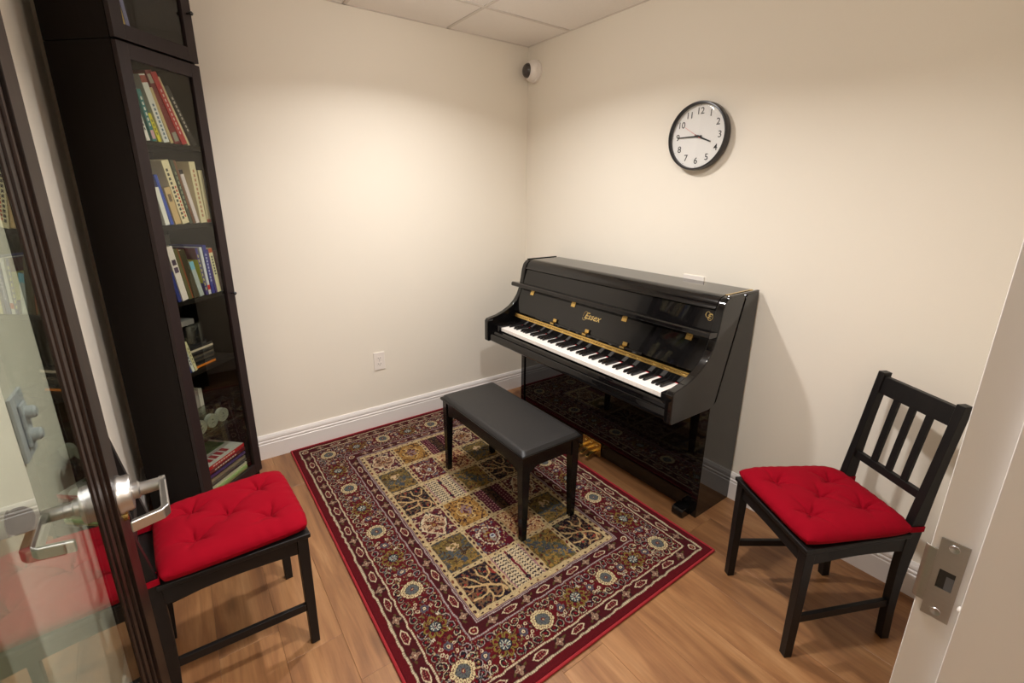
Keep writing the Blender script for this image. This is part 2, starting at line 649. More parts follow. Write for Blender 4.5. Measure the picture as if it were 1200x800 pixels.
def dbox(mb, a0, a1, b0, b1, z0, z1):
    return mb.hexa([D(a0, b0, z0), D(a0, b1, z0), D(a1, b1, z0), D(a1, b0, z0)][::-1], [D(a0, b0, z1), D(a0, b1, z1), D(a1, b1, z1), D(a1, b0, z1)][::-1])


door = bpy.data.objects.new('door_1', None)
COL.objects.link(door)
door.location = D(DLEN, 0.02, 0)
door['kind'] = 'structure'
DT = 0.038
DZ0, DZ1 = 0.008, DOOR_H - 0.004
ST = 0.112
for a0, a1 in ((0, ST), (DLEN - ST, DLEN)):
    obj('stile', dbox(MB(), a0, a1, 0, DT, DZ0, DZ1), M['doorwood'], door, 0.0015)
obj('rail', dbox(MB(), ST, DLEN - ST, 0, DT, DZ0, DZ0 + 0.22), M['doorwood'], door, 0.0015)
obj('rail', dbox(MB(), ST, DLEN - ST, 0, DT, DZ1 - ST, DZ1), M['doorwood'], door, 0.0015)
# moulded glazing bead in steps down to the glass
for (a0, a1, b0, b1) in ((ST, ST + 0.020, .005, .030), (ST + 0.020, ST + 0.052, 0.009, .027), (ST + 0.052, ST + 0.074, 0.0118, .0235)):
    mb = MB()
    k = a0 - ST
    dbox(mb, a0, a1, b0, b1, DZ0 + 0.22 + k, DZ1 - ST - k)
    dbox(mb, DLEN - a1, DLEN - a0, b0, b1, DZ0 + 0.22 + k, DZ1 - ST - k)
    dbox(mb, a1, DLEN - a1, b0, b1, DZ0 + 0.22 + k, DZ0 + 0.22 + k + a1 - a0)
    dbox(mb, a1, DLEN - a1, b0, b1, DZ1 - ST - k - a1 + a0, DZ1 - ST - k)
    obj('glazing_bead', mb, M['doorwood'], door, 0.003, 3)
obj('glass_pane', dbox(MB(), ST + .07, DLEN - ST - .07, 0.0133, 0.0137, DZ0 + 0.29, DZ1 - ST - .07), M['door_glass'], door, label='clear glass pane with a green tint')
HZ = 1.010


def lever(side):
    # side -1: the face towards the room's middle, +1: the face towards the left wall
    o = 0.0 if side < 0 else DT
    s = -1 if side < 0 else 1
    ax = Vector(D(0, s, 0)) - Vector(D(0, 0, 0))
    A = 0.064
    h = obj('lever_handle', MB().lathe([(.0335, 0), (.0335, .004), (.031, .007), (.031, .015), (.029, .019), (.014, .0195)], D(A, o, HZ), ax, 40), M['steel'], door, smooth=True, label='satin steel lever on a round rose')
    sh = MB().lathe([(.0145, .019), (.0145, .028), (.0115, .03), (.0115, .034), (.0105, .062), (.012, .066)], D(A, o, HZ), ax, 24)
    obj('lever_shank', sh, M['steel'], h, smooth=True)
    # flat return lever: out, along the door towards its hinges, and back to the face
    def P(a, b, z=HZ):
        return Vector(D(a, o + s * b, z))
    mb = MB()
    hh = 0.0095
    path = [(A - 0.010, .066), (A + 0.095, .068), (A + 0.105, .060), (A + 0.116, .018)]
    inner = [(A - 0.010, .056), (A + 0.092, .057), (A + 0.097, .053), (A + 0.107, .018)]
    poly = path + inner[::-1]
    n = len(poly)
    v = [P(a, b, HZ - hh) for a, b in poly] + [P(a, b, HZ + hh) for a, b in poly]
    f = [tuple(range(n)), tuple(range(2 * n - 1, n - 1, -1))] + [(i, i + n, (i + 1) % n + n, (i + 1) % n) for i in range(n)]
    mb.add(v, f)
    obj('lever_bar', mb, M['steel'], h, 0.0025, 3)
    obj('lock_rose', MB().lathe([(.009, 0), (.009, .006)], D(A - .004, o, HZ - 0.044), ax, 20), M['brass'], h, smooth=True)
    return h


lever(-1)
lever(1)
for zz in (0.25, 1.05, 1.85):
    obj('hinge', MB().tube([D(DLEN + .004, -0.004, zz - .05), D(DLEN + .004, -0.004, zz + .05)], .007, 12), M['steel'], door, smooth=True)

# ================================================================== RUG
RX0, RY0, RW, RL = -1.765, -1.950, 1.340, 1.928
STEP = 0.0022
nx, ny = int(RW / STEP) + 1, int(RL / STEP) + 1
gxs = np.linspace(0, RW, nx)
gys = np.linspace(0, RL, ny)
X, Y = np.meshgrid(gxs, gys)
rng = np.random.default_rng(3)


def C(r, g, b):
    return np.array(srgb(r, g, b)[:3])


CREAM, BEIGE, MAR, RED, DARK = C(222, 203, 168), C(200, 175, 130), C(104, 16, 28), C(128, 20, 30), C(52, 22, 24)
OLIVE, BLUE, NAVY, GOLD, PEACH, LILAC = C(116, 98, 52), C(90, 94, 96), C(30, 24, 38), C(168, 124, 60), C(196, 150, 108), C(186, 168, 164)
BLACK, BROWN = C(26, 18, 22), C(120, 78, 52)
img = np.zeros((ny, nx, 3))
img[:] = C(98, 12, 22)


def put(mask, col, sl=None):
    if sl is None:
        img[mask] = col
    else:
        img[sl][mask] = col


def stamp(cx, cy, r, fn, ang=0.0):
    i0, i1 = max(0, int((cy - r) / STEP)), min(ny, int((cy + r) / STEP) + 2)
    j0, j1 = max(0, int((cx - r) / STEP)), min(nx, int((cx + r) / STEP) + 2)
    if i1 <= i0 or j1 <= j0:
        return
    sl = (slice(i0, i1), slice(j0, j1))
    u, v = X[sl] - cx, Y[sl] - cy
    c, s = math.cos(ang), math.sin(ang)
    fn(u * c + v * s, -u * s + v * c, sl)


d = np.minimum(np.minimum(X, RW - X), np.minimum(Y, RL - Y))
along = np.where(np.minimum(X, RW - X) < np.minimum(Y, RL - Y), Y, X)
hatch = (np.sin(along * 2 * PI / 0.0085) > -0.45)
put((d > .042) & (d < .088), C(76, 18, 24))
put((d > .093) & (d < .249), C(98, 16, 24))
put((d > .254) & (d < .297), C(72, 18, 24))
for a, b, c in ((.034, .0425, CREAM), (.087, .0945, CREAM), (.246, .253, LILAC), (.2955, .3005, LILAC), (.303, .3075, LILAC)):
    m = (d > a) & (d < b)
    put(m, c * 0.45)
    put(m & hatch & (d > a + .0008) & (d < b - .0008), c)
put((d > .3085) & (d < .328), BEIGE)


def spot(cx, cy, r, col, ring=None, k=1.0, ang=0):
    def fn(u, v, sl):
        q = np.hypot(u, v * k)
        if ring is not None:
            put(q < r, ring, sl)
            put(q < r * .55, col, sl)
        else:
            put(q < r, col, sl)
    stamp(cx, cy, r * 1.6, fn, ang)


def scroll(cx, cy, r, ang, flip, col=CREAM, back=BLACK):
    def fn(u, v, sl):
        v = v * flip
        rr = np.hypot(u, v)
        t = np.arctan2(v, u)
        sp_ = rr - r * (0.35 + 0.5 * (t + PI) / (2 * PI))
        m0 = (np.abs(sp_) < r * .24) & (rr < r)
        put(m0, back, sl)
        put((np.abs(sp_ - r * .12) < r * .065) & (rr < r), col, sl)
        put((np.hypot(u, v) < r * .16), C(130, 20, 34), sl)
    stamp(cx, cy, r, fn, ang)


def rosette(cx, cy, ang):
    def fn(u, v, sl):
        r = np.hypot(u, v)
        t = np.arctan2(v, u)
        edge = .040 + .0028 * np.abs(np.cos(t * 8))
        put(r < edge + .004, MAR, sl)
        put(r < edge, C(226, 206, 158), sl)
        put((r < edge + .004) & (r > .027) & (np.abs(np.cos(t * 8)) < .26), C(84, 26, 28), sl)
        put((np.abs(r - .0335) < .0026) & (np.abs(np.cos(t * 8)) > .85), MAR, sl)
        put(r < .0265, BLACK, sl)
        put(r < .0245 + .002 * np.cos(t * 8), C(98, 100, 98), sl)
        put((r < .021) & (r > .008) & (np.abs(np.sin(t * 4)) < .25), C(60, 62, 78), sl)
        put(r < .0075, MAR, sl)
        put(r < .003, BEIGE, sl)
    stamp(cx, cy, .052, fn, ang)


def oliveflower(cx, cy, ang):
    def fn(u, v, sl):
        r = np.hypot(u, v)
        t = np.arctan2(v, u)
        edge = .036 + .012 * np.abs(np.cos(t * 4))
        put(r < edge, C(134, 112, 50), sl)
        put((r < edge - .007) & (r > .024) & (np.abs(np.cos(t * 4)) > .62), C(98, 18, 26), sl)
        put((r > .026) & (np.abs(np.cos(t * 4)) < .16), C(70, 20, 24), sl)
        put((r > .020) & (r < .024), BLACK, sl)
        put(r < .020, C(70, 80, 88), sl)
        put((r < .018) & (np.abs(np.sin(t * 4)) < .45), C(226, 220, 196), sl)
        put(r < .004, MAR, sl)
    stamp(cx, cy, .052, fn, ang)


def blueflower(cx, cy):
    def fn(u, v, sl):
        r = np.hypot(u, v)
        t = np.arctan2(v, u)
        put(r < .014 + .004 * np.abs(np.cos(t * 3)), C(92, 86, 98), sl)
        put(r < .010, NAVY, sl)
        put(r < .007, CREAM, sl)
        put(r < .003, RED, sl)
    stamp(cx, cy, .02, fn)


def lozenge(cx, cy, ang, big=1.0):
    def fn(u, v, sl):
        L_, W_ = .036 * big, .0125 * big
        q = np.maximum(np.abs(u) / L_ + np.abs(v) / W_ * .55, np.abs(v) / W_)
        put(q < 1.0, CREAM, sl)
        put(q < .78, MAR, sl)
        put((q < .62) & (np.abs(v) < .0015), BLACK, sl)
        put((q < .6) & (np.sin(u * 2 * PI / .010) > .5) & (np.abs(v) > .002) & (np.abs(v) < .0065), C(170, 120, 100), sl)
    stamp(cx, cy, .042, fn, ang)


def sqflower(cx, cy, ang):
    def fn(u, v, sl):
        r = np.hypot(u, v)
        t = np.arctan2(v, u)
        put(np.maximum(np.abs(u), np.abs(v)) < .0165, C(54, 26, 26), sl)
        put(r < .0145 + .004 * np.cos(t * 4), C(158, 128, 106), sl)
        put((np.abs(u) < .0016) | (np.abs(v) < .0016), MAR, sl) if False else None
        put((r < .012) & (r > .004) & (np.abs(np.sin(t * 4)) < .40), MAR, sl)
        put(r < .003, CREAM, sl)
    stamp(cx, cy, .018, fn, ang)


# main border
def side_positions(n_ros, length, off):
    return np.linspace(off, length - off, n_ros)


def border_pt(side, s, dd):
    return {0: (s, dd), 1: (s, RL - dd), 2: (dd, s), 3: (RW - dd, s)}[side]


for side in range(4):
    length = RW if side < 2 else RL
    nros = 4 if side < 2 else 5
    ros = side_positions(nros, length, .170)
    ang = 0 if side < 2 else PI / 2
    sgn = 1 if side in (0, 3) else -1
    # ground scrolls
    s = .115
    kq = 0
    while s < length - .11:
        for dd, fl in ((.117, 1), (.222, -1)):
            px_, py_ = border_pt(side, s + (0.012 if dd > .2 else 0), dd)
            scroll(px_, py_, .0185, ang + rng.uniform(-.9, .9) + (PI if kq % 2 else 0), fl * sgn, col=[CREAM, LILAC, C(176, 160, 140)][rng.integers(3)])
        for _ in range(7):
            dd = rng.uniform(.104, .236)
            px_, py_ = border_pt(side, s + rng.uniform(-.02, .02), dd)
            spot(px_, py_, rng.uniform(.0028, .0052), [OLIVE, BLACK, NAVY, BLUE, BEIGE][rng.integers(5)])
        s += .036
        kq += 1
    for q in range(nros - 1):
        a, b = ros[q], ros[q + 1]
        mid = (a + b) / 2
        g = (b - a)
        for sg in (-1, 1):
            px_, py_ = border_pt(side, mid + sg * g * .235, .170)
            blueflower(px_, py_)
            for da, dd in ((.235 + .0, .145), (.235 + .0, .195), (.315, .150), (.315, .190), (.285, .140)):
                qx, qy = border_pt(side, mid + sg * g * da, dd)
                spot(qx, qy, .0068, MAR, ring=CREAM)
            for dd in (.135, .142, .198, .205):
                qx, qy = border_pt(side, mid + sg * g * .10 + (dd - .17) * .2, dd)
                spot(qx, qy, .0062, C(226, 214, 186), k=2.4, ang=ang)
            for dd in (.150, .190):
                qx, qy = border_pt(side, mid + sg * g * .16, dd)
                spot(qx, qy, .011, OLIVE, k=2.6, ang=ang + rng.uniform(-.6, .6))
        px_, py_ = border_pt(side, mid, .170)
        oliveflower(px_, py_, 0)
    for c_ in ros:
        px_, py_ = border_pt(side, c_, .170)
        rosette(px_, py_, 0)
    # guard bands
    for dd, sp_, st in ((.0655, .165, .065), (.2745, .160, .2745)):
        n_ = int(round((length - 2 * st) / sp_))
        for q in range(n_ + 1):
            s0 = st + (length - 2 * st) * q / n_
            if 0 < q < n_:
                px_, py_ = border_pt(side, s0, dd)
                lozenge(px_, py_, ang)
            if q < n_:
                s1 = s0 + (length - 2 * st) / n_ / 2
                px_, py_ = border_pt(side, s1, dd)
                sqflower(px_, py_, ang)
                for e_ in (-.024, .024):
                    px_, py_ = border_pt(side, s1 + e_, dd + (.006 if e_ > 0 else -.006))
                    spot(px_, py_, .008, C(92, 76, 42), k=2.0, ang=ang + .5)
for cx_, cy_ in ((.0655, .0655), (RW - .0655, .0655), (.0655, RL - .0655), (RW - .0655, RL - .0655), (.2745, .2745), (RW - .2745, .2745), (.2745, RL - .2745), (RW - .2745, RL - .2745)):
    aa = math.atan2(RL / 2 - cy_, RW / 2 - cx_)

    def heart(u, v, sl):
        q = np.maximum(np.abs(u), np.abs(v) * 1.0) + np.minimum(np.abs(u), np.abs(v)) * .35
        put((q < .017) & (u > -.016), CREAM, sl)
        put((q < .0125), MAR, sl)
        put((np.hypot(u, v) < .004), PEACH, sl)
    stamp(cx_, cy_, .02, heart, aa)

# field of 4 x 6 garden panels
FX0, FY0 = .323, .323
CW, CH = (RW - 2 * FX0) / 4, (RL - 2 * FY0) / 6
infield = (X > FX0) & (X < RW - FX0) & (Y > FY0) & (Y < RL - FY0)
put(infield, BEIGE)
# low frequency noise used to break panels up
def vnoise(fx, fy, seed):
    r_ = np.random.default_rng(seed)
    gw, gh = int(RW * fx) + 3, int(RL * fy) + 3
    g = r_.random((gh, gw))
    xi, yi = X * fx, Y * fy
    x0, y0 = xi.astype(int), yi.astype(int)
    tx, ty = xi - x0, yi - y0
    tx, ty = tx * tx * (3 - 2 * tx), ty * ty * (3 - 2 * ty)
    return (g[y0, x0] * (1 - tx) + g[y0, x0 + 1] * tx) * (1 - ty) + (g[y0 + 1, x0] * (1 - tx) + g[y0 + 1, x0 + 1] * tx) * ty


W1, W2 = vnoise(70, 70, 31), vnoise(70, 70, 32)
N1, N2, N3 = vnoise(110, 110, 1), vnoise(150, 150, 2), vnoise(60, 60, 4)


def panel(kind, cx, cy, hw, hh):
    sl = (slice(int((cy - hh) / STEP) + 1, int((cy + hh) / STEP) + 1), slice(int((cx - hw) / STEP) + 1, int((cx + hw) / STEP) + 1))
    u, v = (X[sl] - cx) / hw, (Y[sl] - cy) / hh
    wq = .20 if kind in 'ABDHI' else (.07 if kind in 'CE' else 0)
    u = u + (W1[sl] - .5) * wq
    v = v + (W2[sl] - .5) * wq
    r, t = np.hypot(u, v), np.arctan2(v, u)
    a, b, c = N1[sl], N2[sl], N3[sl]

    def p(m, col):
        img[sl][m] = col

    def curve(pts, wd, col):
        for (x0, y0), (x1, y1) in zip(pts[:-1], pts[1:]):
            dx, dy = x1 - x0, y1 - y0
            q = np.clip(((u - x0) * dx + (v - y0) * dy) / (dx * dx + dy * dy), 0, 1)
            p(np.hypot(u - x0 - q * dx, (v - y0 - q * dy)) < wd, col)

    if kind == 'A':
        p(r >= 0, C(92, 24, 34))
        p(a > .62, C(196, 170, 140))
        p(b > .72, C(60, 52, 66))
        lob = .58 + .17 * np.abs(np.cos(2 * t)) + .05 * np.cos(8 * t)
        lob = lob + .16 * (v > 0) * np.cos(t * 2) ** 2 * 0
        p(r < lob + .10, CREAM)
        p(r < lob, C(206, 176, 140))
        p((r < lob) & (c > .55), C(176, 138, 108))
        p((r < lob) & (b > .66), C(110, 44, 44))
        for q in range(6):
            aq = q * PI / 3 + .4
            fx, fy = .38 * math.cos(aq), .38 * math.sin(aq)
            rr = np.hypot(u - fx, v - fy)
            p(rr < .15, DARK)
            p(rr < .10, [PEACH, CREAM, BROWN][q % 3])
            p(rr < .045, MAR)
        p(r < .2, MAR)
        p(r < .13, C(150, 110, 60))
        p(np.abs(r - lob - .10) < .018, BLACK)
    elif kind == 'B':
        p(r >= 0, C(118, 98, 52))
        p(a > .66, C(84, 62, 38))
        p(b > .74, C(150, 118, 62))
        p((v < -.05) & (np.sin(v * 14) > 0) & (a > .35), C(150, 116, 58))
        p((np.abs(v + .05) < .30) & (np.abs(u) < .55) & (b > .42), C(80, 86, 88))
        p((np.abs(u) > .55) & (np.abs(v) < .5) & (b > .62), C(78, 84, 84))
        p((c > .72) & (a > .5), C(70, 50, 34))
        p((np.hypot(u, (v - .35) * 1.4) < .34) & (a > .40), C(212, 180, 140))
        p((np.hypot(u, (v + .5) * 1.2) < .22) & (a > .45), C(70, 76, 84))
        p((np.maximum(np.abs(u), np.abs(v)) > .86) & (b > .5), C(70, 70, 70))
    elif kind == 'C':
        p(r >= 0, C(34, 20, 30))
        p((a > .63), C(120, 82, 58))
        p((b > .78), C(96, 96, 70))
        p((c > .80) & (a > .5), C(150, 58, 48))
        col = C(204, 170, 120)
        arc = [(.9, -.75), (.75, -.45), (.4, -.2), (.0, -.05), (-.45, .05), (-.9, .35)]
        curve(arc, .055, col)
        curve([(.4, -.2), (.35, .2), (.1, .5), (.15, .85)], .045, col)
        curve([(.0, -.05), (-.2, .35), (-.6, .75)], .04, col)
        curve([(.2, -.1), (.0, -.45), (-.4, -.55), (-.85, -.45)], .045, col)
        curve([(.35, .2), (.7, .35), (.85, .7)], .04, col)
        curve([(0, -.45), (.1, -.75), (-.1, -.95)], .035, col)
        curve([(-.45, .05), (-.7, -.1), (-.95, -.1)], .03, col)
        rr = np.hypot(u - .42, v + .55)
        p((np.abs(rr - .34) < .035) & (v < -.3), col)
    elif kind == 'D':
        p(r >= 0, C(172, 128, 66))
        p(a > .64, C(70, 40, 34))
        p(b > .70, C(140, 98, 48))
        p((np.abs(r - .55 - .1 * np.cos(4 * t)) < .04), C(208, 176, 120))
        p((r < .40) & (b > .35), C(142, 116, 118))
        p((r < .40) & (a > .6), C(90, 36, 44))
        for sx_ in (-1, 1):
            for sy_ in (-1, 1):
                p(np.abs(np.hypot(u - sx_ * .95, v - sy_ * .95) - .42) < .045, C(60, 30, 30))
    elif kind == 'E':
        p(r >= 0, C(88, 14, 30))
        p(a > .70, C(104, 104, 112))
        p(b > .80, C(196, 160, 120))
        # paisley outline
        ang = np.arctan2(v + .08, u - .12)
        rr = np.hypot(u - .12, (v + .08))
        rad = .58 + .18 * np.cos(ang - 2.5)
        m = np.abs(rr - rad) < .05
        p(m & (np.sin(ang * 22) > -.5), C(222, 202, 172))
        p(m & (np.sin(ang * 22) <= -.5), C(60, 30, 40))
        p(rr < rad - .09, C(96, 18, 34))
        p((rr < rad - .12) & (a > .62), C(150, 136, 120))
        p((rr < rad - .12) & (b > .72), C(150, 110, 50))
        curve([(-.35, .3), (-.62, .48), (-.7, .2)], .045, C(222, 202, 172))
        p(np.hypot(u - .12, v + .06) < .15, C(190, 190, 184))
        p(np.hypot(u - .12, v + .06) < .07, C(60, 60, 84))
    elif kind == 'F':
        p(r >= 0, C(216, 196, 160))
        st = np.sin((v + np.abs(np.sin(u * 2 * PI * 2.5)) * .07) * 2 * PI * 5.5)
        p((st > .25) & (np.abs(u) > .10), C(52, 34, 40))
        p((np.abs(np.sin(u * PI * 2.5)) > .965) & (np.abs(u) > .1), C(206, 180, 140))
        p(np.abs(u) < .075, C(110, 20, 40))
        p(np.hypot(u, v - .62) < .14, C(44, 26, 40))
        p(np.hypot(u, v + .75) < .12, C(44, 26, 40))
        p((np.abs(u) > .90), C(168, 120, 122))
    elif kind == 'G':
        p(r >= 0, C(84, 22, 40))
        dots = (np.sin(u * 2 * PI * 4.5) > .25) & (np.sin(v * 2 * PI * 5.5 + 1.2 * np.sign(np.sin(u * 2 * PI * 2.25))) > .3)
        p(dots, C(184, 140, 130))
        p((np.abs(u) < .30), C(92, 62, 42))
        p((np.abs(u) < .30) & (a > .6), C(40, 30, 30))
        p(np.abs(u) < .03, C(40, 20, 26))
        p(np.abs(np.abs(u) - .33) < .03, C(40, 20, 30))
    elif kind == 'H':
        p(r >= 0, C(196, 150, 104))
        p(a > .60, C(124, 44, 44))
        p(b > .66, C(226, 196, 150))
        p((np.abs(r - .55) < .05) & (c > .3), C(90, 36, 40))
        p((r < .3) & (a > .35), C(110, 28, 40))
    elif kind == 'I':
        p(r >= 0, C(154, 120, 58))
        p(a > .58, C(100, 88, 52))
        p(b > .74, C(96, 44, 34))
        dg = np.abs(u * .6 + v * .8 + .1 * np.sin(u * 9))
        p((dg < .42) & (c > .45) & (a > .4), C(92, 96, 84))
        p((dg < .28) & (b > .6), C(70, 76, 92))


LAY = ['ADGA', 'BEHB', 'CFIC', 'ADGA', 'BEHB', 'CFIC']
for r_ in range(6):
    for c_ in range(4):
        cx_ = FX0 + CW * (c_ + .5)
        cy_ = RL - FY0 - CH * (r_ + .5)
        panel(LAY[r_][c_], cx_, cy_, CW / 2 - .0105, CH / 2 - .0105)
# dotted beige bands between panels and round the field
for q in range(0, 5):
    xx = FX0 + CW * q
    n_ = int((RL - 2 * FY0) / .034)
    for k_ in range(n_ + 1):
        yy = FY0 + (RL - 2 * FY0) * (k_ + .5) / (n_ + 1)
        xe = xx - (.006 if q == 0 else 0) + (.006 if q == 4 else 0)
        spot(xe, yy, .0058, [MAR, C(120, 60, 40)][k_ % 2] if k_ % 3 == 2 else C(60, 22, 28), k=.6)
for q in range(0, 7):
    yy = FY0 + CH * q
    n_ = int((RW - 2 * FX0) / .034)
    for k_ in range(n_ + 1):
        xx = FX0 + (RW - 2 * FX0) * (k_ + .5) / (n_ + 1)
        ye = yy - (.006 if q == 0 else 0) + (.006 if q == 6 else 0)
        spot(xx, ye, .0058, [MAR, C(120, 60, 40)][k_ % 2] if k_ % 3 == 2 else C(60, 22, 28), k=1.5)
for i_ in range(5):
    for j_ in range(7):
        spot(FX0 + CW * i_, FY0 + CH * j_, .010, BEIGE)
        spot(FX0 + CW * i_, FY0 + CH * j_, .003, C(236, 214, 160))
ox = np.clip(np.arange(nx)[None, :] + np.round((vnoise(45, 45, 41) - .5) * 3.2).astype(int), 0, nx - 1)
oy = np.clip(np.arange(ny)[:, None] + np.round((vnoise(45, 45, 42) - .5) * 3.2).astype(int), 0, ny - 1)
img = img[oy, ox]
# irregular weave: small flecks of neighbouring yarn colours
fl_ = (vnoise(170, 170, 21) > .80) & (d > .1) & (d < .245) & (img.sum(axis=2) < .25)
img[fl_] = C(46, 24, 30)
fl_ = (vnoise(190, 190, 22) > .84) & (d > .1) & (d < .245) & (img.sum(axis=2) < .25)
img[fl_] = C(150, 136, 104)
fl_ = (vnoise(200, 200, 23) > .84) & infield
img[fl_] = img[fl_] * .4
fl_ = (vnoise(200, 200, 24) > .88) & infield
img[fl_] = img[fl_] * .5 + C(200, 170, 130) * .4
img *= (0.84 + 0.32 * rng.random((ny, nx, 1)))
img[...] = np.clip(img * 0.55, 0, 1)

zz = 0.0085 + 0.0007 * rng.random((ny, nx)) + .0012 * vnoise(3, 3, 9)
edge = np.clip(d / 0.008, 0, 1)
zz = 0.004 + (zz - 0.004) * edge
co = np.stack([X, Y, zz], axis=-1).reshape(-1, 3)
idx = np.arange(nx * ny).reshape(ny, nx)
quads = np.stack([idx[:-1, :-1], idx[:-1, 1:], idx[1:, 1:], idx[1:, :-1]], axis=-1).reshape(-1, 4)
rug = thing('patterned_rug', 'large red bordered oriental rug with garden panels under the black bench', 'rug', (RX0, RY0, 0))
me = bpy.data.meshes.new('rug_pile')
me.vertices.add(len(co))
me.vertices.foreach_set('co', co.astype(np.float32).ravel())
me.loops.add(quads.size)
me.loops.foreach_set('vertex_index', quads.astype(np.int32).ravel())
me.polygons.add(len(quads))
me.polygons.foreach_set('loop_start', np.arange(0, quads.size, 4, dtype=np.int32))
me.update(calc_edges=True)
at = me.color_attributes.new('pile_colour', 'FLOAT_COLOR', 'POINT')
rgba = np.ones((nx * ny, 4), dtype=np.float32)
rgba[:, :3] = img.reshape(-1, 3)
at.data.foreach_set('color', rgba.ravel())
k = NT('woven_pile')
an = k.add('ShaderNodeVertexColor', layer_name='pile_colour')
k.l(an.outputs[0], k.b.inputs['Base Color'])
k.b.inputs['Roughness'].default_value = 0.95
k.b.inputs['Specular IOR Level'].default_value = 0.15
tc = k.add('ShaderNodeTexCoord')
nzb = k.add('ShaderNodeTexNoise', i_Scale=420.0, i_Detail=2.0)
k.l(tc.outputs['Object'], nzb.inputs['Vector'])
bpn = k.add('ShaderNodeBump', i_Strength=0.5, i_Distance=0.002)
k.l(nzb.outputs['Fac'], bpn.inputs['Height'])
k.l(bpn.outputs[0], k.b.inputs['Normal'])
me.materials.append(k.m)
pile = bpy.data.objects.new('rug_pile', me)
COL.objects.link(pile)
pile.parent = rug
M['binding'] = mat('red_binding_yarn', srgb(140, 16, 26), 0.85, bump=.4, bscale=500, var=.12, vscale=80)
bind = MB()
hb = 0.0055
cor = [(0, 0), (RW, 0), (RW, RL), (0, RL)]
for (x0, y0), (x1, y1) in zip(cor, cor[1:] + cor[:1]):
    bind.tube([(x0, y0, hb), (x1, y1, hb)], hb, 8)
obj('rug_binding', bind, M['binding'], rug, smooth=True, local=True, label='bright red bound edge')

# ================================================================== PIANO
YL, YR = -0.362, -1.775
piano = thing('upright_piano', 'glossy black upright piano with gold lettering against the right wall', 'piano', (-0.20, (YL + YR) / 2, 0))
PM = M['piano']
IN = 0.034
side_poly = [(-.012, .0), (-.298, .0), (-.298, .583), (-.256, .604), (-.116, 1.078), (-.110, 1.086), (-.012, 1.086)]
arm_poly = [(-.134, 1.087), (-.245, 1.091), (-.272, 1.084), (-.292, 1.064), (-.304, 1.03), (-.314, .97), (-.326, .915), (-.345, .868), (-.372, .830),
            (-.41, .797), (-.46, .770), (-.515, .750), (-.562, .741), (-.588, .735), (-.598, .722), (-.598, .594), (-.590, .588), (-.318, .583), (-.286, .590), (-.272, .606)]
for y0, s in ((YL, -1), (YR, 1)):
    obj('side_panel', MB().prism(side_poly, y0, y0 + s * IN, 'y'), PM, piano, 0.002)
    obj('arm', MB().prism(arm_poly, y0 - s * 0.004, y0 + s * (IN - 0.002), 'y'), PM, piano, 0.0045, 3)
ya_, yb_ = YL - IN, YR + IN
for y0, s in ((YL, -1), (YR, 1)):
    obj('groove_core', MB().prism([(-.30, .586), (-.245, .600), (-.100, 1.078), (-.160, 1.078), (-.30, .62)], y0 + s * .009, y0 + s * (IN + .001), 'y'), M['gap'], piano)
    obj('top_rim', MB().box(-.262, -.012, y0, y0 + s * .012, 1.086, 1.096), PM, piano, 0.002)
# lid with rounded nose
nose = [(-.012, 1.070), (-.012, 1.092), (-.226, 1.092), (-.230, 1.092)]
for q in range(1, 9):
    t = q / 8 * math.radians(78)
    nose.append((-.230 - .062 * math.sin(t), 1.092 - .058 * (1 - math.cos(t))))
nose += [(-.302, 1.036), (-.290, 1.036), (-.225, 1.070)]
obj('lid', MB().prism(nose, ya_ - .001, yb_ + .003, 'y'), PM, piano, 0.0015, smooth=True)
obj('lid_hinge', MB().box(-.232, -.016, yb_ + .004, yb_ - .006, 1.083, 1.0935), M['brass'], piano, label='brass strip along the right end of the lid')
obj('upper_panel', MB().prism([(-.292, 1.030), (-.279, 1.030), (-.305, .930), (-.318, .930)], ya_, yb_, 'y'), PM, piano, 0.001)
obj('case_back', MB().box(-.04, -.012, ya_, yb_, .02, 1.068), PM, piano)
obj('gap_shadow_strip', MB().box(-.285, -.270, ya_, yb_, 1.028, 1.038), M['gap'], piano)
# folding ledge with brass hinges
obj('music_ledge', MB().prism([(-.318, .944), (-.374, .952), (-.383, .947), (-.384, .930), (-.376, .924), (-.318, .922)], YL + .010, YR - .001, 'y'), PM, piano, 0.003, 3)
fb = [(-.318, .924), (-.306, .924), (-.372, .760), (-.386, .764)]
fallboard = obj('fallboard', MB().prism(fb, ya_, yb_, 'y'), PM, piano, 0.001)


def fbx(z):   # front surface of the fallboard
    return -.318 - (.924 - z) / (.924 - .764) * .068


